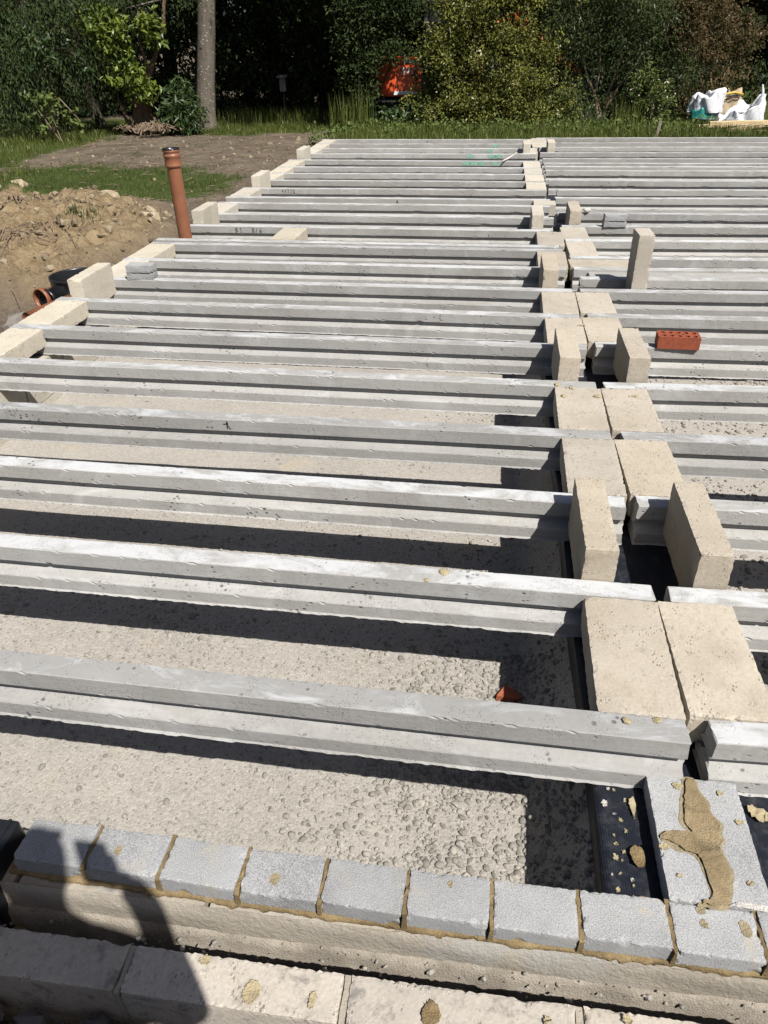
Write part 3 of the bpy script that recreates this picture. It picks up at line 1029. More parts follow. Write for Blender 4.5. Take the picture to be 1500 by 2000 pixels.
def beam_mesh(L, seed, step=.015):
    r = np.random.default_rng(seed)
    half = [(.012, .0004), (.030, .0002), (.0355, 0.0), (.0375, -.0025), (.0375, -.009), (.0375, -.049), (.0375, -.056), (.036, -.0585), (.0190, -.0605), (.0190, -.083), (.025, -.0885),
            (.040, -.0945), (.0575, -.098), (.0605, -.0985), (.0625, -.102), (.0625, -.109), (.0625, -.136), (.0625, -.143), (.0655, -.1475), (.062, -.150)]
    h = len(half)
    pr = np.array(half + [(-y, z) for y, z in half[::-1]])
    k = len(pr)
    ns = max(30, int(L / step))
    xs = np.linspace(0, L, ns)
    wob_y = np.interp(xs, np.linspace(0, L, 5), r.normal(0, .0010, 5))
    wob_z = np.interp(xs, np.linspace(0, L, 6), r.normal(0, .0010, 6))
    V = np.zeros((ns, k, 3))
    V[:, :, 0] = xs[:, None]
    V[:, :, 1] = pr[None, :, 0] + wob_y[:, None]
    V[:, :, 2] = pr[None, :, 1] + wob_z[:, None]
    V[:, :, 1:] += r.normal(0, .00010, (ns, k, 2))
    m = lambda j: k - 1 - j
    # ragged bleed along the bottom arris
    run = np.abs(fbm(xs * 14 + seed, xs * 0, seed, 3) - .2) * .006
    for j, sgn in ((18, 1), (m(18), -1)):
        V[:, j, 1] += sgn * (np.abs(r.normal(0, .0012, ns)) + run)
        V[:, j, 2] += r.normal(0, .0012, ns)
    # spalls along the arrises
    for j, dz in ((2, 1), (3, 1), (6, -1), (7, -1), (13, 1), (14, 1)):
        for jj, sy in ((j, 1), (m(j), -1)):
            for _ in range(int(L * 4)):
                c = r.integers(1, ns - 1)
                d = r.uniform(.0005, .005)
                V[c, jj, 1] -= sy * d
                V[c, jj, 2] -= d * .7 * dz
    V[0, :, 0] += r.normal(0, .003, k)
    V[-1, :, 0] += r.normal(0, .003, k)
    i, j = np.meshgrid(np.arange(ns - 1), np.arange(k), indexing='ij')
    j2 = (j + 1) % k
    F = np.stack([i * k + j, (i + 1) * k + j, (i + 1) * k + j2, i * k + j2], -1).reshape(-1, 4)
    F = F[:, ::-1]
    caps = []
    o = (ns - 1) * k
    for q_ in range(h - 1):
        caps.append((q_, m(q_), m(q_ + 1), q_ + 1))
        caps.append((o + q_, o + q_ + 1, o + m(q_ + 1), o + m(q_)))
    F = np.concatenate([F, np.array(caps)])
    me = mesh_np("concrete_beam", V.reshape(-1, 3), F, M['beam'])
    me.materials.append(M['beam_top'])
    mi = np.zeros(len(F), np.int32)
    for jj in (0, 1, 2, k - 1, k - 2, k - 3):
        mi[np.arange(ns - 1) * k + jj] = 1
    me.polygons.foreach_set("material_index", mi)
    return me


def ink(parent, strokes, x0, z0, s, yf=-.0375, mat='ink', w=.0022):
    """pen strokes on the beam's front face (local x along, z up)"""
    V, F = [], []
    for st in strokes:
        for (a, b), (c, d) in zip(st[:-1], st[1:]):
            p, q_ = np.array([x0 + a * s, z0 + b * s]), np.array([x0 + c * s, z0 + d * s])
            t = (q_ - p) / (np.linalg.norm(q_ - p) + 1e-9)
            nrm = np.array([-t[1], t[0]]) * w
            p, q_ = p - t * w * .5, q_ + t * w * .5
            o = len(V)
            for u in (p - nrm, q_ - nrm, q_ + nrm, p + nrm):
                V.append((u[0], yf - .0016, u[1]))
            F.append((o, o + 1, o + 2, o + 3))
    return link("ink_mark", mesh_np("ink_mark", V, F, M[mat]), parent)


GLY = {
    'A': [[(0, 0), (.3, 1), (.62, 0)], [(.12, .4), (.5, .45)]],
    'B': [[(0, 0), (.05, 1), (.4, .85), (.1, .55), (.5, .3), (.05, 0)]],
    '1': [[(0, .75), (.25, 1), (.25, 0)]],
    '8': [[(.25, .5), (.45, .8), (.2, 1), (0, .8), (.25, .5), (.5, .2), (.25, 0), (0, .2), (.25, .5)]],
    '/': [[(0, 0), (.35, 1)]],
    '6': [[(.45, .95), (.05, .45), (.1, .05), (.4, .05), (.45, .35), (.1, .4)]],
    '4': [[(.3, 1), (0, .4), (.55, .4)], [(.4, .7), (.38, 0)]],
    'X': [[(0, 0), (.5, 1)], [(.05, .95), (.5, 0)]],
    '3': [[(0, .9), (.4, .95), (.15, .55), (.45, .3), (.05, 0)]],
    '2': [[(0, .8), (.25, 1), (.45, .75), (0, 0), (.5, .02)]],
    'K': [[(0.1, 0), (.1, 1)], [(-.35, .62), (.25, .7), (.1, .95)], [(.1, .62), (.5, -.05)]],
}


def ink_text(parent, txt, x0, z0, s, gap=.75, w=.0022):
    st = []
    x = 0
    for ch in txt:
        if ch in GLY:
            st += [[(a + x, b) for a, b in g] for g in GLY[ch]]
        x += gap if ch != ' ' else gap * .9
    ink(parent, st, x0, z0, s, w=w)


# (front-edge y at x=-3.3, front-edge y at x=0, left end x, right end x)
LB = [(1.349, 1.280, -3.33, .048), (1.886, 1.821, -3.32, .052), (2.421, 2.346, -3.33, .040), (2.919, 2.880, -3.33, .050), (3.466, 3.415, -3.32, .040), (3.995, 3.939, -3.33, .045), (4.546, 4.455, -3.33, .05),
      (5.050, 4.988, -3.32, .045), (5.585, 5.520, -3.33, .04), (6.115, 6.062, -3.33, .05), (6.250, 6.190, -3.335, .03), (6.80, 6.745, -3.32, -.01), (7.325, 7.272, -3.33, .05), (7.875, 7.825, -3.33, .04),
      (8.20, 8.148, -3.345, .06), (8.75, 8.702, -3.33, .05), (9.275, 9.23, -3.33, .05), (9.79, 9.75, -3.33, .05), (10.31, 10.262, -3.33, .05), (10.94, 10.83, -3.345, .05), (11.57, 11.53, -3.33, .04),
      (12.13, 12.085, -3.33, .05), (12.69, 12.63, -3.33, .05), (13.245, 13.195, -3.35, .05)]
# (front y at x=.1, slope, left end x)
RB = [(1.292, .030, .112), (1.824, .002, .104), (2.358, .004, .086), (2.887, .012, .10), (3.422, .024, .085), (3.985, .004, .10), (4.480, .018, .10), (4.995, .030, .10), (5.295, .030, .125), (5.545, .030, .10),
      (5.858, .020, .10), (6.405, .034, .10), (6.935, .034, .105), (7.503, .013, .10), (8.270, .014, .12), (8.740, .010, .165), (9.335, .002, .11), (10.065, -.004, .11), (10.37, 0, .11), (10.655, -.006, .11),
      (11.075, -.002, .11), (11.663, -.001, .10), (12.242, 0, .11), (12.76, -.006, .11), (13.375, -.010, .11)]
LEFT_NOTE = {1: "nearest beam with pale smears on top, ending at the middle seam, pipe side", 4: "beam marked with a black arrow like letter, fourth from the front wall",
             12: "beam marked B1 8/6 in black pen beside the orange pipe", 16: "beam with faint black 4X328 writing near its outer end", 4 + 100: ""}
beams_L, beams_R = [], []


def place_beam(x0, y0, x1, y1, seed, label):
    L = math.hypot(x1 - x0, y1 - y0)
    a = math.atan2(y1 - y0, x1 - x0)
    me = beam_mesh(L, seed, .013 if y0 < 4.2 else (.025 if y0 < 7 else .06))
    o = link("concrete_beam", me, None, (x0 - math.sin(a) * .0375, y0 + math.cos(a) * .0375, 0), (0, 0, a))
    o["wear"] = 1.0 if seed == 500 else random.choice((.1, .25, .4, .6)) * (1 if seed >= 503 else .8)
    tag(o, label, "floor beam", "grey precast concrete floor beams")
    return o


for i, (ya, yb, xl, xr) in enumerate(LB):
    sl = (yb - ya) / 3.3
    lab = LEFT_NOTE.get(i + 1) or "grey concrete beam, %s from the front wall in the bay with the orange pipe" % ORD[i + 1]
    if i == 23:
        lab = "farthest grey concrete beam of the orange pipe bay, next to the grass"
    beams_L.append(place_beam(xl, yb + sl * xl, xr, yb + sl * xr, 500 + i, lab))
for i, (y1, sl, xl) in enumerate(RB):
    lab = "grey concrete beam, %s from the front wall in the bay with the red brick" % ORD[i + 1]
    if i == 24:
        lab = "farthest grey concrete beam of the red brick bay, before the timber pile"
    if i == 5:
        lab = "grey concrete beam carrying the red holed brick"
    beams_R.append(place_beam(xl, y1 + sl * (xl - .1), 4.45, y1 + sl * 4.35, 600 + i, lab))
ink_text(beams_L[3], "K", 1.70, -.045, .036, w=.0026)
ink_text(beams_L[11], "B1", .52, -.050, .040, 1.0)
ink_text(beams_L[11], "8/6", .675, -.050, .040, .85)
ink_text(beams_L[15], "4X328", .46, -.048, .038, .85)
ink_text(beams_L[14], "A", 1.84, -.048, .036)
ink_text(beams_L[23], "A", 1.72, -.048, .036)
# green marking spray on the far beams
for bi, xs_ in ((19, (2.45, 2.55, 2.66, 2.84)), (20, (2.46, 2.76, 2.85)), (21, (2.72,)), (22, (2.8,))):
    for j, x in enumerate(xs_):
        o = blob_outline(0, 0, .06 if bi < 21 else .04, .024, bi * 10 + j, 10)
        V = [(x + p[0], -.0392, -.028 + p[1]) for p in o] + [(x, -.0392, -.028)]
        F = [(a, (a + 1) % 10, 10) for a in range(10)]
        link("paint_mark", mesh_np("paint_mark", V, F, M['greenpaint']), beams_L[bi])

# narrow infill strip between two close beams on the red brick side
bm = bmesh.new()
add_box(bm, 0, 0, 0, 3.9, .155, .05, .004)
o = link("infill_strip", from_bm("infill_strip", bm, M['beam']), None, (2.15, 5.535, -.042), (0, 0, .03))
tag(o, "narrow grey concrete strip filling the gap between two close beams", "concrete strip")

# ------------------------------------------------------------------ loose infill blocks


def block(x, y, z, mode, label, cream=False, sc=(1, 1, 1), rz=0.0, grp="loose infill blocks"):
    V = CREAM_V if cream else TAN_V
    me = V[random.randrange(len(V))]
    flip = random.choice((0, math.pi))
    if mode == 'flat':
        rot = Euler((flip, 0, rz + random.gauss(0, .004)))
    elif mode == 'edge':
        rot = Euler((0, math.pi / 2 + flip, 0)).to_matrix()
        rot = (Euler((0, 0, rz)).to_matrix() @ rot).to_euler()
    else:   # stood on end
        rot = (Euler((0, 0, rz)).to_matrix() @ Euler((math.pi / 2, 0, 0)).to_matrix() @ Euler((0, 0, 0)).to_matrix() @ Euler((0, math.pi / 2, 0)).to_matrix()).to_euler()
    o = link("concrete_block", me, None, (x, y, z), rot)
    o.scale = sc
    tag(o, label, "block", grp)
    return o


def gapL(i):
    """clear span between left beam i and i+1 (1-based), at x near 0"""
    return LB[i - 1][1] + .0755, LB[i][1]


def gapL0(i):
    a = LB[i - 1][0] + .0755
    return a, LB[i][0]


def gapR(i):
    return RB[i - 1][0] + .0755 + RB[i - 1][1] * .08, RB[i][0] + RB[i][1] * .08


# middle seam, orange pipe side: flat blocks
for i in (1, 3, 4, 6, 7, 9, 11, 14, 16, 17, 18, 19, 21, 23):
    a, b = gapL(i)
    if i == 11:
        a, b = LB[10][1] + .0755, LB[11][1]
    L = b - a - .006
    x = {14: .0, 23: .06, 11: -.02, 9: -.04, 21: -.04}.get(i, -.0495)
    block(x, (a + b) / 2, -.05, 'flat', "tan flat block between the %s and %s beams, pipe side of the seam" % (ORD[i], ORD[i + 1]), i > 12, (.997, L / .44, 1), -.012)
# uprights
a, b = gapL(2)
block(-.105, (a + b) / 2 + .0, .0075, 'edge', "nearest tan block standing on edge, pipe side of the middle seam", False)
a, b = gapR(2)
block(.232, 1.905 + .2215 + .003, .0075, 'edge', "nearest tan block standing on edge, red brick side of the seam", False)
a, b = gapL(5)
block(-.085, (a + b) / 2, .0075, 'edge', "tan block on edge across the seam from the one beside the red brick")
a, b = gapR(5)
block(.245, (a + b) / 2, .0075, 'edge', "tan block on edge close beside the red holed brick")
a, b = gapL(8)
block(-.095, (a + b) / 2, .0075, 'edge', "tan block on edge at the seam, opposite the tall block stood on end")
a, b = gapL(12)
block(-.115, (a + b) / 2, .0075, 'edge', "tan block on edge at the seam, far side of the tall block, pipe bay", True)
a, b = gapL(21)
block(-.09, (a + b) / 2 + .0, .0075, 'edge', "farthest tan block on edge at the seam, pipe bay", True)
a, b = gapR(13)
block(.218, (a + b) / 2, .0075, 'edge', "tan block on edge just behind the grey brick pair, red brick bay")
a, b = gapR(22)
block(.255, (a + b) / 2, .0075, 'edge', "farthest tan block on edge, red brick bay, near the grass", True)
# middle seam, red brick side: flat
for i in (1, 3, 4, 6, 7, 11, 12, 23, 24):
    a, b = gapR(i)
    x = {11: .205, 12: .19, 23: .12, 24: .14}.get(i, .171)
    block(x, (a + b) / 2, -.05, 'flat', "tan flat block between the %s and %s beams, red brick side of the seam" % (ORD[i], ORD[i + 1]), i > 12, (.997, (b - a - .006) / .44, 1), .01)
# block laid along the beams, and the one stood on end
block(.30, 5.742, -.052, 'flat', "tan block laid lengthwise along the beams behind the tall upright block", False, (.98, 1, 1), math.pi / 2 + .03)
o = block(.478, 5.19, .12, 'end', "tall speckled block stood on its end on the red brick side", False, (1, 1, 1), .03)

# outer ends by the pipe: flat
for i in (3, 4, 5, 6, 8, 9, 13, 15, 17, 18, 19, 21, 22, 23):
    a, b = gapL0(i)
    block(-3.22, (a + b) / 2, -.05, 'flat', "cream flat block between the %s and %s beams at their outer ends" % (ORD[i], ORD[i + 1]), True, (1, (b - a - .006) / .44, 1), -.012)
for i, x, lab in ((7, -3.205, "cream block on edge at the outer end, beside the black chamber"), (12, -3.18, "cream block on edge at the outer end right behind the orange pipe"),
                  (16, -3.19, "cream block on edge at the outer end, between the pipe and the farthest edge block"), (20, -3.20, "farthest cream block on edge at the outer ends, pipe bay")):
    a, b = gapL0(i)
    block(x, (a + b) / 2, .0075, 'edge', lab, True)
a, b = gapL0(11)
block(-2.245, (a + b) / 2 - .01, -.05, 'flat', "cream block lying flat alone, inboard of the orange pipe", True, (1, (b - a - .02) / .44, 1), -.02)

# stacked grey bricks
SB = [rough_block("grey_brick", .19, .10, .05, M['grey'], 80 + i, 8, 5, 3, .0006, .002, 3) for i in range(2)]
for (x, y, rz, nm) in ((-2.955, 5.085, .05, "on the beam end near the black chamber"), (.545, 6.975, .06, "standing beyond the tall upright block")):
    for k in range(2):
        o = link("grey_brick", SB[k], None, (x + .004 * k, y + .012 - .006 * k, .0255 + k * .0515), (0, 0, rz - .03 * k))
        tag(o, ("lower" if k == 0 else "upper") + " thin grey brick of the pair " + nm, "brick", "thin grey bricks stacked in pairs")

# mortar scraps on beams and blocks
scr = [(-.583, 1.885, .002, .018, 'mortar_dry', "round yellow mortar scrap on top of the second beam, pipe bay"), (-.635, 1.842, .001, .009, 'mortar_dry', "small mortar crumb beside the round yellow scrap on the second beam"),
       (-.093, 1.335, .002, .014, 'mortar_dry', "flat yellow mortar stain on the nearest beam near the seam"), (-.02, 1.345, .002, .012, 'mortar_dry', "folded mortar scrap on the nearest beam touching the flat block"),
       (-.132, 3.30, .002, .032, 'mortar_dry', "broad mortar scrap on a flat block below the pair of edge blocks"), (-.075, 3.40, .002, .028, 'mortar_dry', "mortar lumps on the beam in front of the edge block, pipe side"),
       (.034, 3.312, .002, .02, 'mortar_dry', "leaf shaped mortar scrap at the seam between two flat blocks"), (.205, 3.33, .002, .022, 'mortar_dry', "mortar smear on the flat block below the red brick side edge block"),
       (.36, 7.52, .03, .03, 'mortar_pale', "grey mortar lump on a beam beside the edge block, red brick bay"), (-.14, 3.435, .002, .02, 'mortar_dry', "mortar crumb on the beam at the foot of the edge block, pipe side"),
       (.04, 4.33, .002, .03, 'mortar_dry', "mortar smear across the seam behind the second pair of edge blocks"), (.02, 6.66, .002, .025, 'mortar_dry', "dark mortar smear on a far flat block, pipe side")]
for i, (x, y, z, s, m, lab) in enumerate(scr):
    if s > .02 and z < .01:
        V = [stones_me("m", [(rng.normal(0, s * .5), rng.normal(0, s * .25), 0) for _ in range(5)], [s * f for f in (.45, .3, .35, .2, .28)], M[m], 700 + i, ICO2, .3, .12)]
        o = link("mortar_scrap", V[0], None, (x, y, z))
    else:
        o = link("mortar_scrap", stones_me("m", [(0, 0, 0)], [s], M[m], 700 + i, ICO2, .35 if z < .02 else .9, .12), None, (x, y, z))
    tag(o, lab, "mortar", "mortar scraps on the floor")

# red engineering brick with ten holes


def holed_brick():
    L, W, H = .215, .1025, .065
    bm = bmesh.new()
    nx, ny = 5, 2
    # top and bottom: tile each cell with a ring round its hole
    seg = 16
    cw, cd = L / nx, W / ny
    rr = .0135
    for zz, sgn in ((H / 2, 1), (-H / 2, -1)):
        for i in range(nx):
            for j in range(ny):
                cx_, cy_ = -L / 2 + cw * (i + .5), -W / 2 + cd * (j + .5)
                cx_ *= .93
                hole, sq = [], []
                for a in range(seg):
                    t = 2 * math.pi * a / seg
                    c, s = math.cos(t), math.sin(t)
                    hole.append((cx_ + rr * c, cy_ + rr * s * 1.12))
                    k_ = min((cw / 2) / abs(c) if abs(c) > 1e-6 else 9, (cd / 2) / abs(s) if abs(s) > 1e-6 else 9)
                    sq.append((-L / 2 + cw * (i + .5) + max(-cw / 2, min(cw / 2, c * k_)), -W / 2 + cd * (j + .5) + max(-cd / 2, min(cd / 2, s * k_))))
                hv = [bm.verts.new((x, y, zz)) for x, y in hole]
                sv = [bm.verts.new((x, y, zz)) for x, y in sq]
                for a in range(seg):
                    b = (a + 1) % seg
                    f = (hv[a], sv[a], sv[b], hv[b]) if sgn > 0 else (hv[b], sv[b], sv[a], hv[a])
                    bm.faces.new(f)
                if sgn > 0:
                    lv = [bm.verts.new((x, y, -zz)) for x, y in hole]
                    for a in range(seg):
                        b = (a + 1) % seg
                        bm.faces.new((hv[b], lv[b], lv[a], hv[a]))
    c = [bm.verts.new((sx * L / 2, sy * W / 2, sz * H / 2)) for sx in (-1, 1) for sy in (-1, 1) for sz in (-1, 1)]
    for f in ((0, 1, 3, 2), (4, 6, 7, 5), (0, 4, 5, 1), (2, 3, 7, 6)):
        bm.faces.new([c[i] for i in f])
    bmesh.ops.remove_doubles(bm, verts=bm.verts, dist=.0003)
    bmesh.ops.recalc_face_normals(bm, faces=bm.faces)
    for v in bm.verts:
        v.co += Vector((random.gauss(0, .0005), random.gauss(0, .0005), random.gauss(0, .0004)))
    return from_bm("red_brick", bm, M['redbrick'])


o = link("red_brick", holed_brick(), None, (.523, 4.024, .0335), (0, 0, -.04))
tag(o, "red brick with ten round holes lying on a beam", "brick")

# broken red shard on the gravel
bm = bmesh.new()
pts = [(-.04, -.03), (-.012, .022), (.03, .0), (.045, -.022), (.02, -.035)]
top = [bm.verts.new((x, y, .022)) for x, y in pts]
bot = [bm.verts.new((x, y, 0)) for x, y in pts]
bm.faces.new(top)
for i in range(5):
    j = (i + 1) % 5
    bm.faces.new((top[i], bot[i], bot[j], top[j]))
bmesh.ops.recalc_face_normals(bm, faces=bm.faces)
o = link("brick_shard", from_bm("brick_shard", bm, plain("bright_red_clay", (.30, .092, .048), .85, .2)), None, (-.352, 1.80, -.43), (0, .1, 0))
tag(o, "broken bright red clay shard on the gravel beyond the nearest beam", "shard")

# pale scrap across far beams
V, F = [], []
for i, t in enumerate(np.linspace(0, 1, 8)):
    w = .045 * math.sin(math.pi * min(1, t * .9 + .05)) + .004
    for s in (-1, 0, 1):
        V.append((t * .2, -.02 + s * w + t * .42, .02 + .05 * t - abs(s) * .012))
F = [(i * 3 + j, (i + 1) * 3 + j, (i + 1) * 3 + j + 1, i * 3 + j + 1) for i in range(7) for j in range(2)]
o = link("pale_scrap", mesh_np("pale_scrap", V, F, M['mortar_pale'], smooth=True), None, (-.43, 10.78, 0))
sm_ = o.modifiers.new("s", 'SOLIDIFY')
sm_.thickness = .012
tag(o, "leaf shaped pale scrap lying across far beams beside green paint", "scrap")

# ------------------------------------------------------------------ pipes and chamber
o = empty("soil_pipe", (-3.149, 6.47, -.45))
tag(o, "upright terracotta orange plastic pipe with a collar at its top", "pipe")
link("pipe_body", lathe_me("pipe_body", [(.057, -.1), (.057, 1.02), (.0575, 1.03)], M['terracotta'], 32), o)
link("collar", lathe_me("collar", [(.0575, .985), (.066, .99), (.069, .998), (.069, 1.004), (.0655, 1.012), (.0655, 1.06), (.070, 1.066), (.072, 1.074), (.070, 1.083), (.0655, 1.088), (.0655, 1.10), (.071, 1.106), (.071, 1.118), (.064, 1.122), (.058, 1.118), (.057, 1.0)], M['terracotta'], 32), o)
link("seal_ring", lathe_me("seal_ring", [(.0655, 1.119), (.073, 1.121), (.0735, 1.128), (.066, 1.131), (.056, 1.128), (.055, 1.1)], M['black'], 32), o)
o.rotation_euler = (.0, -.012, 0)

o = empty("inspection_chamber", (-3.86, 5.80, -.52))
tag(o, "black round plastic drain chamber half hidden by a cream block", "drain chamber")
link("chamber_body", lathe_me("chamber_body", [(.20, -.05), (.20, .20), (.205, .21), (.225, .215), (.228, .23), (.222, .236), (.222, .33), (.226, .335), (.226, .35), (.214, .352), (.21, .34), (.205, .15), (.19, .06), (.0, .05)], M['black'], 40), o)


def along(o_, a, b):
    d = Vector(b) - Vector(a)
    o_.location = a
    o_.rotation_euler = d.to_track_quat('Z', 'Y').to_euler()


o.location.z = -.53
s1 = link("spigot", lathe_me("spigot", [(.07, 0), (.07, .2), (.078, .2), (.078, .23), (.07, .23)], M['black'], 28), o)
along(s1, (-.05, -.13, .25), (-.105, -.36, .245))
s2 = empty("pipe_socket", (-3.965, 5.565, -.285))
tag(s2, "open orange pipe mouth pointing out of the black chamber", "pipe")
m_ = link("socket", lathe_me("socket", [(.066, 0), (.068, .05), (.076, .06), (.078, .10), (.084, .105), (.086, .125), (.083, .135), (.074, .135), (.071, .12), (.068, .0), (.0, -.02)], M['terracotta'], 32), s2)
along(m_, (0, 0, 0), (-.16, -.42, .01))
p_ = link("clay_pipe", tubes_me("clay_pipe", [([(0, 0, 0), (.05, .22, 0), (.1, .44, .0)], .045)], M['terracotta'], 16), None, (-3.70, 4.74, -.20))
tag(p_, "short run of red clay pipe lying against the wall beside the chamber", "pipe")

# black ribbed duct at the end of the brick course
o = empty("plastic_duct", (-1.62, .87, -.30))
tag(o, "black ribbed plastic duct at the end of the grey brick course", "duct")
bm = bmesh.new()
add_box(bm, 0, 0, .10, .22, .15, .215, .006)
link("duct_body", from_bm("duct_body", bm, M['black']), o)
bm = bmesh.new()
for k in range(6):
    add_box(bm, -.09 + k * .036, .0, .2095, .008, .146, .006, .001)
link("rib", from_bm("rib", bm, M['black']), o)

# ------------------------------------------------------------------ stones, roots and clods on the heap


def tz(x, y):
    return float(terrain_z(np.array([x]), np.array([y]))[0])


for i, (x, y, s, lab, mt) in enumerate([(-5.05, 9.0, .13, "largest pale clod on the crest of the soil heap", 'stone'), (-5.2, 9.25, .10, "pale clod leaning behind the largest clod on the heap", 'stone'), (-5.55, 9.45, .09, "pale flat clod on the grass edge behind the heap", 'stone'),
                                        (-4.15, 8.0, .11, "tan clod on the heap shoulder nearest the orange pipe", 'stone'), (-4.32, 8.35, .085, "yellow clod just behind the tan clod on the heap shoulder", 'stone'),
                                        (-4.12, 5.25, .15, "grey weathered stone slab at the foot of the heap by the wall", 'darkstone'), (-4.45, 5.0, .12, "dark lump of stone beside the grey stone slab", 'darkstone'),
                                        (-6.6, 9.6, .11, "pale clod at the far crest of the heap", 'stone'), (-5.95, 9.35, .09, "crumbly clod between the two crests of the heap", 'stone')]):
    o = link("soil_clod" if mt == 'stone' else "stone", stones_me("clod", [(0, 0, 0)], [s], M[mt], 800 + i, ICO2, .62, .13, False), None, (x, y, tz(x, y) + s * .25))
    tag(o, lab, "clod" if mt == 'stone' else "stone")


def root_path(x, y, ang, L, seed, lift=.03, n=9):
    r_ = np.random.default_rng(seed)
    P = []
    for i in range(n):
        t = i / (n - 1)
        P.append((x, y, tz(x, y) + lift + .03 * math.sin(t * 3.1)))
        ang += r_.normal(0, .22)
        x += math.cos(ang) * L / n
        y += math.sin(ang) * L / n
    return np.array(P)


root_spots = [(-5.85, 8.35, -1.0, .95, .022, "thick dry root lying down the soil heap, forked at its end"), (-6.05, 8.3, -2.0, .7, .016, "dark bent root beside the thick forked root"), (-5.0, 6.6, .9, .7, .012, "bundle of thin roots on the heap face above the chamber"),
              (-5.9, 6.5, .4, .9, .013, "long pale root across the heap near the frame edge"), (-5.7, 5.9, 2.2, .8, .012, "bent pale root low on the heap near the frame edge"), (-4.75, 7.1, 2.4, .6, .010, "thin root tangle beneath the tuft of grass on the heap")]
for i, (x, y, a, L, rr, lab) in enumerate(root_spots):
    paths = []
    nb_ = 3 if i in (0, 1, 3) else 9
    for k in range(nb_):
        p = root_path(x + random.gauss(0, .03 if nb_ < 5 else .10), y + random.gauss(0, .03 if nb_ < 5 else .10), a + random.gauss(0, .25), L * random.uniform(.5, 1), 900 + i * 20 + k)
        paths.append((p, np.linspace(rr * (1 if k == 0 else .5), rr * .25, len(p))))
    o = link("dry_root", tubes_me("dry_root", paths, M['root'], 6))
    tag(o, lab, "root")
paths = []
for k in range(160):
    x, y = random.uniform(-7.2, -4.1), random.uniform(5.2, 9.0)
    if heapness(np.array([x]), np.array([y]))[0] < .25:
        continue
    p = root_path(x, y, random.uniform(0, 6.3), random.uniform(.12, .5), 1300 + k, random.uniform(.0, .03), 6)
    paths.append((p, np.linspace(.0035, .0012, 6)))
kind(link("fine_roots", tubes_me("fine_roots", paths, M['root'], 4)), "stuff")


paths = []
for k in range(260):
    x, y = random.uniform(-8.5, -3.6), random.uniform(9.2, 16.8)
    a, L = random.uniform(0, 6.3), random.uniform(.05, .3)
    z0 = tz(x, y) + .012
    paths.append(([(x, y, z0), (x + math.cos(a) * L * .5, y + math.sin(a) * L * .5, z0 + random.uniform(0, .03)), (x + math.cos(a + .3) * L, y + math.sin(a + .3) * L, z0)], [.006, .005, .002]))
kind(link("twig_litter", tubes_me("twig_litter", paths, M['root'], 4)), "stuff")

# ------------------------------------------------------------------ vegetation
def leaf_np(C, D, Nn, size, wid, seed, fold=.25):
    """two-triangle folded leaves: C centres, D direction, Nn side hint"""
    r_ = np.random.default_rng(seed)
    D = D / (np.linalg.norm(D, axis=1)[:, None] + 1e-9)
    S = np.cross(D, Nn)
    S /= np.linalg.norm(S, axis=1)[:, None] + 1e-9
    U = np.cross(S, D)
    s = (size * r_.uniform(.65, 1.25, len(C)))[:, None]
    w = s * wid
    P = np.stack([C - D * s * .5, C + S * w * .5 + U * w * fold - D * s * .05, C + D * s * .5, C - S * w * .5 + U * w * fold - D * s * .05], 1)
    return P.reshape(-1, 3)


def crown_me(name, blobs, nclump, per, size, wid, mat, seed, clump_r=.14, droop=0.0, upb=.3, shell=.55, tint_sd=.18, spike=0.0, nb=0, br=.2):
    """leaf clumps spread through lumpy ellipsoids (cx,cy,cz,rx,ry,rz)"""
    r_ = np.random.default_rng(seed)
    B = np.array(blobs, float)
    vol = (B[:, 3] * B[:, 4] * B[:, 5]) ** (2 / 3)
    which = r_.choice(len(B), nclump, p=vol / vol.sum())
    d = r_.standard_normal((nclump, 3))
    d /= np.linalg.norm(d, axis=1)[:, None]
    rad = r_.uniform(0, 1, nclump) ** (1 / 3) * (1 - shell) + shell * r_.uniform(.72, 1.06, nclump)
    lump = 1 + .28 * np.sin(d[:, 0] * 7 + which) * np.sin(d[:, 2] * 6 + 1.3 * which) + spike * r_.uniform(0, 1, nclump) ** 4
    cc = B[which, :3] + d * (rad * lump)[:, None] * B[which, 3:]
    if nb:
        # leaf clumps gather round a limited number of boughs, leaving gaps between them
        bi = r_.integers(0, min(nb, nclump), nclump)
        bs_ = r_.uniform(.55, 1.35, nb)[bi][:, None]
        off = r_.normal(0, br, (nclump, 3)) * bs_ * np.array([1, 1, .8])
        cc = cc[bi] + off
        d = d[bi] * .7 + off / (np.linalg.norm(off, axis=1)[:, None] + 1e-6) * .5
        bt = r_.normal(0, tint_sd * .8, nb)[bi]
    ax = d * .8 + r_.normal(0, .5, (nclump, 3))
    ax[:, 2] += upb - droop
    ax /= np.linalg.norm(ax, axis=1)[:, None]
    ct = np.clip(.45 + r_.normal(0, tint_sd, nclump) + (bt if nb else 0), 0, .84)
    C = np.repeat(cc, per, 0)
    A = np.repeat(ax, per, 0)
    N_ = len(C)
    t = r_.uniform(-1, 1, N_)[:, None]
    C = C + A * t * clump_r + r_.normal(0, clump_r * .38, (N_, 3))
    C[:, 2] -= droop * clump_r * (t[:, 0] + 1) ** 2 * .5
    D = A + r_.normal(0, .65, (N_, 3))
    D[:, 2] -= droop * .8
    hint = r_.normal(0, .55, (N_, 3)) + np.array([0.1, -.25, 1.0])
    P = leaf_np(C, D, hint, size, wid, seed + 1)
    F = np.arange(N_ * 4).reshape(-1, 4)
    ti = np.clip(np.repeat(ct, per) + r_.normal(0, .13, N_), 0, .85)
    ti = np.where(r_.uniform(0, 1, N_) < .04, .95, ti)
    return mesh_np(name, P, F, mat, ti)


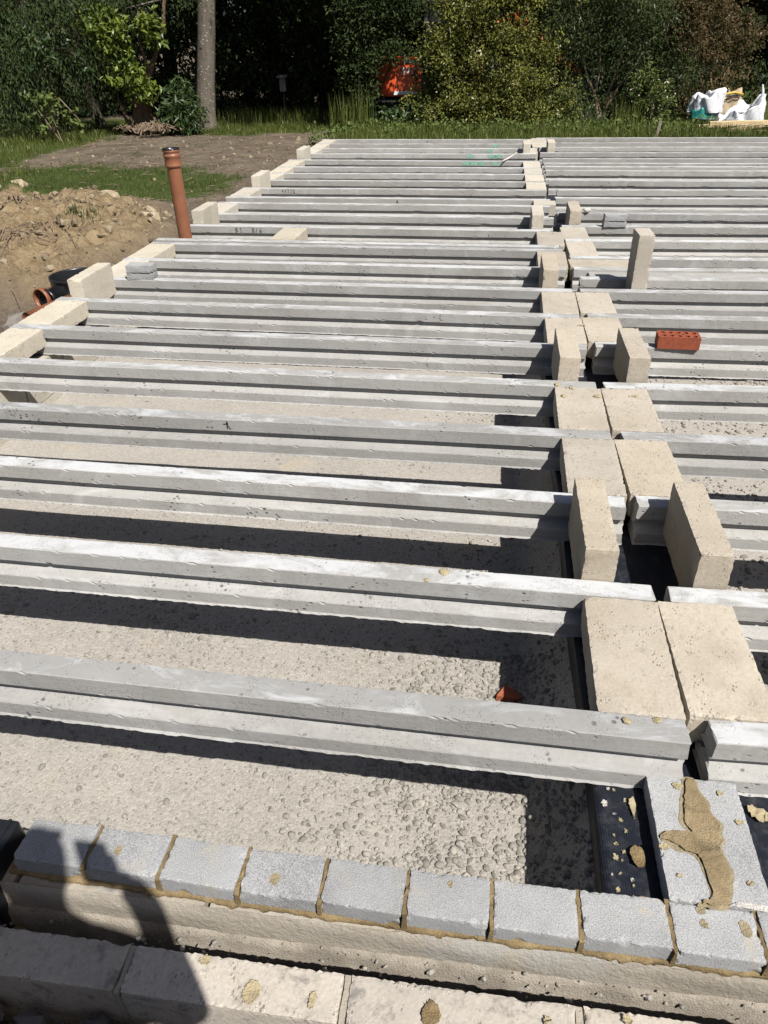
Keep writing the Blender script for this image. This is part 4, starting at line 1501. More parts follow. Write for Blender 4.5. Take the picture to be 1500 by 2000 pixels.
def limb_paths(base, tops, r0, r1, seed, n=8, wig=.08):
    r_ = np.random.default_rng(seed)
    out = []
    for tpt in tops:
        b, t_ = np.array(base, float), np.array(tpt, float)
        P = [b + (t_ - b) * k / (n - 1) + (r_.normal(0, wig, 3) * np.array([1, 1, .3]) if 0 < k else 0) for k in range(n)]
        out.append((P, np.linspace(r0, r1, n)))
    return out


def plant(name, base, label, cat, crown, stems, bark, group=None):
    e = empty(name, base)
    tag(e, label, cat, group)
    b = np.array(base)
    trunk = tubes_me("trunk", [(np.array(p) - b, r_) for p, r_ in stems], bark, 10)
    link("trunk" if 'tree' in name else "stem", trunk, e)
    crown.transform(Matrix.Translation(-Vector(base)))
    link("crown" if 'tree' in name else "foliage", crown, e)
    return e


G0 = -.3
# 1 big dark conifer mass at the far left
st = limb_paths((-10.4, 17.6, G0), [(-10.3, 17.5, 7)], .28, .08, 1) + [(np.array([(-10.4, 17.6, .5 + k * .5), (-9.6 + .2 * math.sin(k), 16.9, .8 + k * .5), (-9.0 + .3 * math.sin(k * 2), 16.3, .6 + k * .5)]), [.06, .035, .01]) for k in range(5)]
plant("yew_tree", (-10.4, 17.6, G0), "dark drooping evergreen tree filling the far left corner", "tree",
      crown_me("c", [(-10.2, 17.2, 2.6, 1.7, 1.3, 2.9), (-9.2, 16.9, 1.6, 1.0, .9, 1.5), (-8.9, 17.2, 2.8, 1.0, .9, 1.2), (-11.4, 16.6, 1.5, 1.2, 1.0, 1.7), (-10.6, 16.3, .6, 1.3, .8, .8), (-10.2, 17.5, 6, 1.5, 1.4, 2.0)], 3600, 15, .085, .22, M['leaf_yew'], 21, .2, .9, .0, .6, .22, 0, 150, .26), st, M['bark_dark'])
# 2 glossy shrub with brown multi-stem base
bs = (-8.1, 17.2, G0)
st = [([bs, (-8.12, 17.15, .05), (-8.05, 17.1, .40), (-8.15, 17.05, .9), (-8.3, 16.95, 1.6)], [.25, .19, .14, .05, .02]), ([(-7.95, 17.2, G0), (-7.98, 17.1, .15), (-7.92, 17.05, .55), (-7.62, 17.1, 1.05), (-7.35, 17.2, 1.6), (-7.2, 17.3, 2.5)], [.17, .13, .09, .045, .04, .03]),
      ([(-8.3, 17.1, G0), (-8.4, 17.0, .05), (-8.48, 16.95, .45)], [.07, .05, .02]), ([(-7.75, 17.05, .9), (-7.8, 16.95, 1.4), (-7.7, 16.9, 1.9)], [.04, .03, .012])]
plant("laurel_tree", bs, "small broadleaf tree with brown stumpy base and glossy yellow green leaves", "tree",
      crown_me("c", [(-8.3, 16.7, 1.45, .42, .35, .34), (-8.0, 16.65, .75, .36, .3, .28), (-8.5, 16.8, 1.75, .4, .4, .25), (-7.7, 16.7, .5, .22, .22, .16), (-8.1, 16.8, 1.05, .2, .2, .25), (-7.5, 16.85, 1.6, .3, .25, .3)], 215, 9, .15, .42, M['leaf_laurel'], 31, .13, .15, .35, .5, .25), st, M['bark_brown'])
# 3 rhododendron
bs = (-7.45, 17.1, G0)
plant("rhododendron_bush", bs, "low dark glossy bush between brown stump and grey trunk", "bush",
      crown_me("c", [(-7.2, 17.0, .2, .45, .4, .4), (-6.95, 17.0, .02, .35, .3, .3), (-7.35, 16.95, .0, .3, .3, .25), (-7.15, 17.0, .6, .22, .25, .18)], 210, 8, .15, .26, M['leaf_rhodo'], 33, .12, .35, .2, .6, .2), limb_paths(bs, [(-7.6, 16.9, .5), (-7.3, 16.9, .4), (-7.1, 17, .2)], .03, .01, 3), M['bark_dark'])
# 4 bramble
bs = (-9.2, 15.6, G0)
plant("bramble", bs, "arching bramble with broad pale leaves in front of dark evergreen", "plant",
      crown_me("c", [(-9.3, 15.5, .45, .45, .25, .15), (-8.9, 15.5, .2, .4, .25, .18), (-9.5, 15.6, .15, .4, .3, .2)], 34, 5, .12, .7, M['leaf_bramble'], 35, .12, .1, .4, .3, .15), [([bs, (-9.3, 15.55, .4), (-9.0, 15.5, .5), (-8.6, 15.4, .1)], .008), ([bs, (-9.5, 15.5, .3), (-9.8, 15.5, .1)], .008)], M['root'])
# 5 tall grey trunk
bs = (-7.02, 18.0, -.32)
st = [([(-7.04, 18.0, -.38), (-7.01, 18, -.2), (-6.97, 18.0, .05), (-6.89, 18, .6), (-6.74, 18, 1.5), (-6.52, 18, 3), (-6.4, 18, 6), (-6.3, 18, 11)], [.32, .25, .215, .20, .19, .175, .14, .06]),
      ([(-7.02, 18, 2.2), (-7.4, 17.5, 2.1), (-8.0, 17.0, 1.95)], [.04, .025, .008]), ([(-7.02, 18, 2.4), (-6.7, 17.5, 2.2), (-6.4, 17.2, 2.0)], [.03, .02, .006])]
plant("tall_tree", bs, "tall tree with smooth straight grey trunk at the dirt's edge", "tree",
      crown_me("c", [(-7.5, 17.5, 2.15, .75, .5, .28), (-8.1, 17.3, 2.2, .6, .5, .35), (-6.75, 17.5, 2.05, .32, .3, .2), (-7, 18.3, 7.5, 2.2, 1.8, 2.2), (-6.8, 18.4, 10, 1.6, 1.6, 2)], 1700, 9, .085, .25, M['leaf_yew'], 37, .17, .6, .0, .5, .18), st, M['bark_grey'])
# root plate at the base
paths = []
for k in range(70):
    a = random.uniform(0, 6.28)
    x, y = -7.72 + random.gauss(0, .22), 16.6 + random.gauss(0, .15)
    P = [(x + math.cos(a) * t * .35 + random.gauss(0, .02), y + math.sin(a) * t * .2, tz(x, y) + .12 + .18 * math.sin(t * 3) * random.uniform(.2, 1) + random.gauss(0, .02)) for t in np.linspace(0, 1, 6)]
    paths.append((P, np.linspace(.014, .004, 6)))
o = empty("root_heap", (-7.9, 16.6, tz(-7.9, 16.6)))
rt_ = tubes_me("roots", paths, M['root'], 5)
rt_.transform(Matrix.Translation(-o.location))
kind(link("roots", rt_, o), "stuff")
tag(o, "heap of tangled dead roots at the foot of the stumpy tree", "root heap")

# 5b broadleaf tree among the dark evergreens
bs = (-9.7, 18.4, G0)
plant("broadleaf_tree", bs, "mid green broadleaf tree mixed into the dark evergreen at left", "tree",
      crown_me("c", [(-10.2, 16.6, 1.9, 1.0, .5, .6), (-9.3, 16.3, 1.3, .6, .4, .5), (-10.6, 16.2, 1.0, .6, .4, .4), (-9.0, 16.7, 2.1, .6, .5, .4), (-9.8, 18.2, 5, 1.5, 1.2, 1.2)], 420, 9, .12, .5, M['leaf_rhodo'], 61, .16, .3, .2, .55, .25, 0, 60, .2),
      limb_paths(bs, [(-9.8, 18.2, 5.0)], .14, .05, 62) + limb_paths((-9.72, 18.35, 1.2), [(-10.2, 16.8, 1.9), (-9.3, 16.5, 1.3), (-10.5, 16.5, 1.1), (-9.0, 16.9, 2.1)], .04, .01, 63), M['bark_dark'])
# 6 dark woodland trees behind, their crowns overhanging
wt = [((-4.9, 21.5, G0), [(-5, 20.8, 3.4, 1.9, 1.5, 2.2), (-3.2, 18.6, 6.6, 2.6, 2.0, 1.7), (-5.2, 19.5, 6.5, 2.4, 1.8, 1.8), (-4.4, 21.0, 1.2, 1.6, .9, 1.1)], "dark broadleaf tree deep in the wood right of the grey trunk"),
      ((-2.0, 22.0, G0), [(-2.2, 21.2, 3.2, 1.9, 1.5, 2.3), (-.6, 18.4, 6.4, 2.2, 1.9, 1.6), (-2.3, 21.2, 1.0, 1.5, .8, 1.1), (-2.6, 21.4, 5.6, 1.5, 1.3, .9)], "dark broadleaf tree in the wood behind the orange digger"),
      ((-6.6, 23.0, G0), [(-6.8, 22.2, 3.0, 1.9, 1.4, 2.6), (-6.4, 21.4, 6.8, 2.3, 1.9, 2), (-6.3, 21.6, .9, 1.4, .8, 1.1)], "dark tree in the wood directly behind the grey trunk"),
      ((1.2, 22.5, G0), [(1.0, 22.0, 2.6, 2.2, 1.4, 2.4), (1.2, 22.3, 6.5, 2.5, 2, 2), (.6, 21.6, .9, 1.8, .8, 1.2)], "dark tree behind the middle bushes"),
      ((-9.5, 22.5, G0), [(-9.5, 21.6, 2.8, 2.3, 1.4, 3.0), (-9.5, 22, 7, 2.4, 2, 2)], "dark tree behind the stumpy broadleaf tree"),
      ((3.2, 23.5, G0), [(3.0, 23, 2.4, 1.7, 1.4, 2.4), (3.2, 23, 6, 2.0, 2, 2)], "dark tree behind the willow like bush"),
      ((-3.7, 19.8, G0), [(-3.6, 19.4, 3.2, 1.2, .8, 1.2), (-2.2, 17.0, 7.2, 2.6, 2.0, 1.2), (-4.4, 17.6, 7.6, 2.2, 2.0, 1.3), (-2.0, 15.8, 7.6, 1.5, 1.2, 1.0)], "dark tree whose high crown shades the wood left of the orange digger"),
      ((-13.5, 20.5, G0), [(-13.2, 20, 2.8, 2.2, 1.5, 3.0), (-13, 20, 7, 2.4, 2, 2)], "dark tree at the left end of the wood")]
for i, (bs, bl, lab) in enumerate(wt):
    st = limb_paths(bs, [(bl[0][0], bl[0][1] + .4, 7.5)], .2, .06, 40 + i) + limb_paths((bs[0], bs[1], 2.6), [(b[0], b[1], b[2]) for b in bl[1:3]], .08, .02, 60 + i)
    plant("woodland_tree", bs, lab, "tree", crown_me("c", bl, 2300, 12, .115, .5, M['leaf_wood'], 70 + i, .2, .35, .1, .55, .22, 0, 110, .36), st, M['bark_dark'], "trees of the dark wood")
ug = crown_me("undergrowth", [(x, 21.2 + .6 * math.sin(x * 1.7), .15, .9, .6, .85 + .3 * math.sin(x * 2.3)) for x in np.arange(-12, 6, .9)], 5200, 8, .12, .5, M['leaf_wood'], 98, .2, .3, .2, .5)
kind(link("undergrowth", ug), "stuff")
# the far mass of the wood
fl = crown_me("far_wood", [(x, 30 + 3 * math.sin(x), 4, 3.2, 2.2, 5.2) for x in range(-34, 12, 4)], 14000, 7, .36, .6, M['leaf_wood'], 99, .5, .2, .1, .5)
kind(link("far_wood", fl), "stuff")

# 7 bushes along the far edge
bs = (-.7, 17.4, G0)
plant("yellow_bush", bs, "large rounded yellow green bush beyond the far beams", "bush",
      crown_me("c", [(-.75, 17.3, .75, 1.25, .85, 1.0), (-1.6, 17.1, .45, .6, .6, .75), (.15, 17.2, .55, .75, .7, .8), (-.5, 17.4, 1.6, 1.0, .75, .6), (-1.0, 17.2, 2.0, .7, .6, .5), (-.4, 16.9, .15, 1.3, .55, .45), (-1.55, 17.1, 1.15, .4, .45, .45), (-.1, 17.5, 2.3, .9, .6, .45), (-.9, 16.7, .1, 1.0, .4, .35)], 4600, 11, .066, .5, M['leaf_yellow'], 41, .13, .15, .35, .6, .22, .2, 190, .15),
      limb_paths(bs, [(-1.6, 17.1, 1.3), (-1.75, 17.0, .8), (-1.1, 17.1, 1.6), (-.5, 17.3, 1.8), (.2, 17.2, 1.1), (-.2, 17, .9), (-.8, 16.9, .9), (-1.35, 16.8, .7)], .035, .01, 42, 8, .05), M['root'])
bs = (1.55, 17.6, G0)
plant("willow_bush", bs, "tall dark grey green bush right of the yellow green bush", "bush",
      crown_me("c", [(1.5, 17.6, 1.0, .95, .75, 1.2), (.8, 17.8, 1.5, .7, .6, .9), (2.2, 17.5, .9, .8, .7, 1.0), (1.6, 17.7, 2.1, 1.1, .8, .8), (2.6, 17.4, .4, .6, .55, .6), (.75, 17.5, .3, .6, .5, .6), (1.3, 17.2, .2, .8, .5, .5), (2.2, 17.6, 1.8, .8, .6, .8)], 2900, 12, .085, .24, M['leaf_willow'], 43, .17, .35, .15, .5, .22, .3, 120, .2),
      limb_paths(bs, [(.8, 17.6, 1.8), (1.3, 17.5, 2.0), (1.9, 17.5, 2.0), (2.4, 17.4, 1.5), (.6, 17.5, .6)], .035, .01, 44, 8, .06), M['root'])
bs = (3.35, 17.9, G0)
plant("copper_bush", bs, "tall reddish brown tipped bush behind the white sacks", "bush",
      crown_me("c", [(3.3, 18.0, 1.0, .75, .7, 1.2), (3.7, 18.1, 1.5, .65, .6, .75), (3.0, 17.9, 1.7, .6, .6, .75), (3.4, 17.7, .2, .8, .5, .5)], 1700, 11, .07, .42, M['leaf_copper'], 45, .15, .2, .25, .5, .22, .3, 80, .17),
      limb_paths(bs, [(3.2, 17.9, 1.8), (3.6, 18.0, 1.9), (3.9, 18.1, 1.4), (2.9, 17.8, 1.2)], .03, .008, 46, 8, .06), M['root'])
bs = (2.35, 16.7, G0)
plant("variegated_bush", bs, "small cream flecked bush in front of dark bush near the stake", "bush",
      crown_me("c", [(2.35, 16.7, .25, .35, .3, .5), (2.2, 16.7, .6, .22, .2, .25)], 170, 9, .075, .5, M['leaf_varieg'], 47, .11, .1, .35, .5, .4), limb_paths(bs, [(2.3, 16.7, .6), (2.45, 16.7, .4)], .015, .005, 48), M['root'])
bs = (-2.35, 17.0, G0)
plant("burdock_plant", bs, "low broad leaved weeds below the orange digger", "plant",
      crown_me("c", [(-2.35, 16.75, -.05, .45, .25, .2), (-2.7, 16.9, .0, .3, .2, .2), (-2.05, 16.8, .05, .3, .25, .28)], 70, 6, .13, .6, M['leaf_rhodo'], 49, .12, .2, .4, .5, .2), limb_paths(bs, [(-2.4, 16.8, .2), (-2.2, 16.8, .3)], .012, .005, 50), M['root'])
bs = (-3.3, 18.2, G0)
plant("dark_bush", bs, "thin dark leafed bush overhanging the digger's top edge", "bush",
      crown_me("c", [(-3.3, 17.7, 1.45, .7, .5, .40), (-2.75, 17.8, 1.85, .75, .4, .3), (-3.55, 17.8, .6, .35, .35, .7), (-1.9, 17.5, 1.0, .35, .35, .5), (-2.9, 17.7, 2.0, 1.0, .6, .5), (-3.25, 17.3, .75, .28, .25, .55), (-2.75, 17.3, 1.15, .45, .25, .18)], 1150, 10,  .085, .45, M['leaf_dark'], 51, .16, .25, .1, .55, .2), limb_paths(bs, [(-3.4, 17.9, 1.6), (-2.6, 17.6, 1.7), (-3.3, 17.8, 2.2)], .03, .008, 52), M['bark_dark'])
# far right garden trees
bs = (15.5, 50, -.2)
plant("garden_tree", bs, "bright leafy tree beyond the lawn at the far right edge", "tree",
      crown_me("c", [(15, 50, 4.2, 5, 3, 3.4), (19, 51, 4, 4, 3, 3.4), (11, 51, 4, 3, 2.6, 3.2)], 2600, 7, .32, .55, M['leaf_lit'], 53, .6, .15, .2, .6), limb_paths(bs, [(15, 50, 5)], .3, .1, 54), M['bark_grey'])


# grass
def grass_me(name, n, region, h0, h1, w, mat, seed, lean=.35, zf=terrain_z, per=6, spread=.05):
    r_ = np.random.default_rng(seed)
    x0, x1, y0, y1, f = region
    x, y = r_.uniform(x0, x1, n), r_.uniform(y0, y1, n)
    k_ = r_.uniform(0, 1, n) < f(x, y)
    x, y = x[k_], y[k_]
    ct = np.clip(.42 + .9 * (fbm(x * 1.4, y * 1.4, seed) - .46) + r_.normal(0, .1, len(x)), 0, .8)
    x, y, ct = np.repeat(x, per), np.repeat(y, per), np.repeat(ct, per)
    N_ = len(x)
    x = x + r_.normal(0, spread, N_)
    y = y + r_.normal(0, spread, N_)
    z = zf(x, y)
    h = h0 + (h1 - h0) * r_.uniform(0, 1, N_) ** 1.5
    a = r_.uniform(0, 2 * np.pi, N_)
    ln = np.abs(r_.normal(0, lean, N_)) * h
    dx, dy_ = np.cos(a) * ln, np.sin(a) * ln
    wx, wy = -np.sin(a) * w, np.cos(a) * w
    b = np.stack([x, y, z - .01], 1)
    o1 = np.stack([wx, wy, 0 * wx], 1)
    mid = np.stack([dx * .35, dy_ * .35, h * .6], 1)
    tip = np.stack([dx, dy_, h], 1)
    P = np.stack([b - o1, b + o1, b + mid + o1 * .7, b + tip, b + mid - o1 * .7], 1)
    base = np.arange(N_)[:, None] * 5
    F = np.concatenate([base + np.array([[0, 1, 2, 4]]), ], 0)
    Ft = base + np.array([[4, 2, 3, 3]])
    # second face as a degenerate-free quad: split tip in two verts
    P = np.concatenate([P, (b + tip + o1 * .08)[:, None]], 1)
    base = np.arange(N_)[:, None] * 6
    F = np.concatenate([base + np.array([[0, 1, 2, 4]]), base + np.array([[4, 2, 5, 3]])], 0)
    ti = np.clip(ct + r_.normal(0, .12, N_), 0, .85)
    ti = np.where(r_.uniform(0, 1, N_) < .05, .95, ti)
    return mesh_np(name, P.reshape(-1, 3), F, mat, np.concatenate([ti, ti]))


kind(link("grass_patch", grass_me("grass_patch", 7500, (-9.5, -3.9, 8.6, 13.2, lambda x, y: np.clip((grassiness(x, y) * (1 + 2.2 * (fbm(x * 2.6, y * 2.6, 4) - .5)) - .3) * 2, 0, 1)), .02, .075, .0035, M['lawn'], 1, .6)), "stuff")
kind(link("verge_grass", grass_me("verge_grass", 6500, (-11, -3.2, 15.2, 18.8, lambda x, y: np.clip((grassiness(x, y) + .5 * (fbm(x * 2, y * 2, 14) - .5) - .35) * 2, 0, 1)), .03, .14, .005, M['grass'], 2, .5)), "stuff")
kind(link("track_weeds", grass_me("track_weeds", 2600, (-8.5, -3.6, 9.5, 16.8, lambda x, y: np.clip((fbm(x * 1.3, y * 1.3, 301) - .54) * 5, 0, 1) * (1 - grassiness(x, y))), .015, .06, .004, M['lawn'], 8, .7)), "stuff")
kind(link("rough_grass", grass_me("rough_grass", 6500, (-3.4, 5.0, 13.48, 17.0, lambda x, y: np.full_like(x, .9)), .06, .24, .005, M['grass'], 3, .4)), "stuff")
kind(link("left_weeds", grass_me("left_weeds", 2600, (-11.5, -7.6, 9.8, 15.6, lambda x, y: np.clip((grassiness(x, y) * (1 + 2 * (fbm(x * 2, y * 2, 44) - .5)) - .3) * 1.6, 0, 1)), .03, .15, .005, M['grass'], 4, .5)), "stuff")
kind(link("lawn", grass_me("lawn", 5000, (5, 16, 19, 46, lambda x, y: np.full_like(x, 1.0)), .02, .06, .012, M['lawn'], 5, .4, spread=.15)), "stuff")
kind(link("woodland_weeds", grass_me("woodland_weeds", 1500, (-7, 3, 18.6, 20.5, lambda x, y: np.full_like(x, .8)), .08, .4, .007, M['grass'], 6, .4)), "stuff")
wd = crown_me("verge_weeds", [(x, 14.6 + 1.1 * math.sin(x * 2.7) ** 2 + .5, -.14, .45, .5, .16) for x in np.arange(-3.6, 3.2, .42)], 900, 6, .075, .6, M['leaf_bramble'], 97, .1, 0, .6, .4, .25)
kind(link("verge_weeds", wd), "stuff")
# tall seeding grass tufts (countable)
for i, (x, y, lab) in enumerate([(-3.25, 16.9, "tall seeding grass tuft just left of the orange digger"), (-3.75, 17.0, "tall thin grass tuft left of the tallest seeding tuft"), (1.95, 16.5, "dry bent grass tuft in front of dark bush gap")]):
    me = grass_me("t", 14, (x - .22, x + .22, y - .15, y + .15, lambda a, b: np.ones_like(a)), .35, .85 if i < 2 else .6, .006, M['grass'], 20 + i, .16, per=9)
    o = link("grass_tuft", me)
    tag(o, lab, "grass")
me = grass_me("t", 8, (-4.75, -4.5, 7.35, 7.6, lambda a, b: np.ones_like(a)), .05, .16, .004, M['lawn'], 30, .6, per=14)
o = link("grass_tuft", me)
tag(o, "small dark grass tuft growing on the soil heap face", "grass")

# ------------------------------------------------------------------ excavator behind the bushes
ex = empty("excavator", (-2.4, 18.9, G0))
tag(ex, "orange tracked digger mostly hidden behind the yellow green bush", "excavator")


def part(name, bm, mat, parent=ex, smooth=False):
    return link(name, from_bm(name, bm, mat, smooth), parent)


for sy in (-.75, .75):
    V, F = [], []
    n_ = 40
    for i in range(n_):
        t = i / n_ * 2 * math.pi
        c, s = math.cos(t), math.sin(t)
        px = (.85 if c > 0 else -.85) + .26 * c
        pz = .27 + .26 * s
        for yy_ in (-.2, .2):
            V.append((px, sy + yy_, pz))
    F = [(2 * i, 2 * i + 1, (2 * i + 3) % (2 * n_), (2 * i + 2) % (2 * n_)) for i in range(n_)]
    tr_ = link("track", mesh_np("track", V, F, M['rubber'], smooth=True), ex)
    tr_.modifiers.new("s", 'SOLIDIFY').thickness = .04
    for k in range(5):
        w_ = link("roller", lathe_me("roller", [(0, -.16), (.11, -.16), (.12, -.12), (.12, .12), (.11, .16), (0, .16)], M['steel'], 16), tr_, (-.85 + k * .42, sy, .24), (math.pi / 2, 0, 0))
bm = bmesh.new()
add_box(bm, 0, 0, .42, 1.3, 1.1, .25, .02)
part("undercarriage", bm, M['steel'])
# counterweight / engine cover with rounded tail
V, F = [], []
outl = []
for t in np.linspace(math.pi * .5, math.pi * 1.5, 15):
    outl.append((-.35 + .62 * math.cos(t), .78 * math.sin(t)))
outl = [(.28, .78)] + outl + [(.28, -.78)]
levels = [(.60, .97), (.66, 1.0), (1.18, 1.0), (1.27, .96), (1.31, .86)]
for z, s in levels:
    for x, y in outl:
        V.append((-.35 + (x + .35) * s, y * s, z))
k = len(outl)
F = [(l * k + j, l * k + (j + 1) % k, (l + 1) * k + (j + 1) % k, (l + 1) * k + j) for l in range(len(levels) - 1) for j in range(k)]
me = mesh_np("engine_cover", V, F, M['orange'])
ec = link("engine_cover", me, ex)
bm = bmesh.new()
vtop = [bm.verts.new((-.35 + (x + .35) * .86, y * .86, 1.311)) for x, y in outl]
bm.faces.new(vtop)
part("cover_top", bm, M['orange'], ec)
bm = bmesh.new()
add_box(bm, .05, -.787, .99, .62, .012, .012)
add_box(bm, -.28, -.787, .86, .012, .012, .26)
part("panel_joint", bm, M['steel'], ec)
bm = bmesh.new()
add_box(bm, -.12, -.786, .665, .5, .012, .07, .002)
part("white_stripe", bm, M['white'], ec)
bm = bmesh.new()
add_box(bm, .0, -.76, 1.24, .30, .05, .06, .002)
part("white_decal", bm, M['white'], ec)


def text3d(txt, size, loc, rot, mat, parent, name="lettering"):
    cu = bpy.data.curves.new(name, 'FONT')
    cu.body = txt
    cu.size = size
    cu.shear = .25
    cu.extrude = .002
    cu.offset = .004
    cu.materials.append(mat)
    tmp = bpy.data.objects.new(name, cu)
    COL.objects.link(tmp)
    bpy.context.view_layer.update()
    me_ = bpy.data.meshes.new_from_object(tmp.evaluated_get(bpy.context.evaluated_depsgraph_get()))
    bpy.data.objects.remove(tmp)
    o_ = bpy.data.objects.new(name, me_)
    COL.objects.link(o_)
    o_.parent = parent
    o_.location = loc
    o_.rotation_euler = rot
    return o_


text3d("50-3", .17, (-.22, -.785, 1.02), (math.pi / 2, 0, 0), M['white'], ec)
# cab
cab = empty("cab", (0, 0, 0))
cab.parent = ex
bm = bmesh.new()
for x, y in ((.30, -.75), (.30, .15), (1.25, -.75), (1.25, .15)):
    add_box(bm, x, y, 1.45, .07, .07, 1.6, .01)
add_box(bm, .78, -.3, 2.27, 1.1, 1.05, .08, .02)
add_box(bm, .78, -.3, .68, 1.05, 1.0, .12, .02)
part("cab_frame", bm, M['steel'], cab)
for (x, y, sx, sy, z, sz) in ((.78, -.76, .88, .015, 1.5, 1.4), (.78, .16, .88, .015, 1.5, 1.4), (1.255, -.3, .015, .85, 1.55, 1.3), (.295, -.3, .015, .85, 1.7, 1.0)):
    bm = bmesh.new()
    add_box(bm, x, y, z, sx, sy, sz)
    part("window_pane", bm, M['glass'], cab)
bm = bmesh.new()
add_box(bm, .38, -.79, 1.0, .3, .04, .7, .02)
part("grey_side_panel", bm, M['greyplastic'])
# boom, arm, bucket reach toward +x; knuckle seen above the yellow bush, bucket seen through the dark bush


def bar(name, a, b, h, w, mat, parent=ex, h2=None):
    a, b = Vector(a), Vector(b)
    d = (b - a).normalized()
    s = Vector((0, 1, 0))
    u = s.cross(d).normalized()
    h2 = h2 or h
    bm = bmesh.new()
    vs_ = [bm.verts.new(p + u * e * hh / 2 + s * f * w / 2) for p, hh in ((a, h), (b, h2)) for e in (-1, 1) for f in (-1, 1)]
    for f in ((0, 1, 3, 2), (4, 6, 7, 5), (0, 4, 5, 1), (2, 3, 7, 6), (0, 2, 6, 4), (1, 5, 7, 3)):
        bm.faces.new([vs_[i] for i in f])
    bmesh.ops.recalc_face_normals(bm, faces=bm.faces)
    bmesh.ops.bevel(bm, geom=list(bm.edges), offset=.012, segments=1, affect='EDGES')
    return part(name, bm, mat, parent)


by_ = -.45
bar("boom", (1.25, by_, .8), (1.7, by_, 1.75), .30, .2, M['orange'], h2=.26)
bar("boom", (1.7, by_, 1.75), (2.17, by_, 2.02), .26, .2, M['orange'], h2=.22)
kn = link("boom_pin", lathe_me("boom_pin", [(0, -.15), (.13, -.15), (.14, -.12), (.14, .12), (.13, .15), (0, .15)], M['orange'], 20), ex, (2.19, by_, 1.95), (math.pi / 2, 0, 0))
bar("dipper_arm", (2.2, by_, 1.9), (3.45, by_, .95), .24, .17, M['orange'], h2=.16)
bm = bmesh.new()
add_box(bm, 2.22, by_ - .135, 1.80, .05, .02, .14, .002)
part("yellow_tag", bm, M['yellow'])
bar("hydraulic_cylinder", (1.7, by_ + .05, 1.98), (2.35, by_ + .05, 2.12), .08, .08, M['worn'])
V, F = [], []
prof_ = [(.0, .30), (.28, .22), (.42, .02), (.34, -.22), (.10, -.32), (-.22, -.28)]
for yy_ in (-.3, .3):
    for x, z in prof_:
        V.append((x, yy_, z))
k = len(prof_)
F = [(j, j + 1, k + j + 1, k + j) for j in range(k - 1)]
bk = link("bucket", mesh_np("bucket", V, F, M['steel']), ex, (3.5, by_, .78), (0, .5, 0))
bk.modifiers.new("s", 'SOLIDIFY').thickness = .025
for yy_ in (-.3, .3):
    bm = bmesh.new()
    vv = [bm.verts.new((x, yy_, z)) for x, z in prof_]
    bm.faces.new(vv)
    part("bucket_side", bm, M['steel'], bk)
P = [(x, -.315, z) for x, z in ((-.02, .31), (.12, .30), (.26, .25), (.36, .14), (.42, .04))]
link("worn_edge", tubes_me("worn_edge", [(P, .022)], M['worn'], 8), bk)
bm = bmesh.new()
add_box(bm, 3.47, by_ - .12, 1.02, .09, .03, .10, .004)
part("amber_reflector", bm, M['amber'])

# bird box on a post in the dark wood
bb = empty("bird_box", (-5.58, 19.6, G0))
tag(bb, "small pale bird box on a thin post in the dark wood", "bird box")
bm = bmesh.new()
add_box(bm, 0, 0, .78, .13, .13, .28, .004)
part("box_body", bm, M['birdbox'], bb)
bm = bmesh.new()
add_box(bm, 0, -.02, .945, .24, .22, .025, .003, Euler((.15, 0, 0)).to_matrix())
part("box_roof", bm, M['birdbox'], bb)
part_post = link("post", tubes_me("post", [([(0, .02, 0), (0, .02, .64)], .02)], M['bark_dark'], 8), bb)

# ------------------------------------------------------------------ sacks, tub, timber at the right


def cloth_blob(name, verts_fn, nu, nv, mat):
    V, F = [], []
    for i in range(nv):
        for j in range(nu):
            V.append(verts_fn(j / nu * 2 * math.pi, i / (nv - 1)))
    for i in range(nv - 1):
        for j in range(nu):
            F.append((i * nu + j, i * nu + (j + 1) % nu, (i + 1) * nu + (j + 1) % nu, (i + 1) * nu + j))
    return mesh_np(name, V, F, mat, smooth=True)


def sack_fn(rx, ry, h, peak, seed, open_=0.0):
    rs = np.random.default_rng(seed)
    ph = rs.uniform(0, 6.28, 6)

    def f(a, t):
        fold = 1 + .10 * math.sin(3 * a + ph[0] + t * 2) + .07 * math.sin(7 * a + ph[1] + t * 5) + .045 * math.sin(13 * a + ph[2] + t * 9) + .03 * math.sin(23 * a + 17 * t + ph[5]) + rs.normal(0, .012)
        s = (1 - .15 * t) * fold if t < .72 else (1 - .15 * .72) * fold * (1 - (t - .72) / .28 * (1 - open_))
        top = h * (1 + peak * math.cos(a - .1) + .12 * math.sin(5 * a + ph[3]))
        top *= 1 + .06 * math.sin(9 * a + 11 * t + ph[1])
        z = top * min(1, t / .72) if t < .72 else top * (1 - (t - .72) * (.5 if open_ == 0 else 1.6))
        return (rx * s * math.cos(a) + peak * .12 * t, ry * s * math.sin(a), z + .02 * math.sin(9 * a + ph[4]) * t)
    return f


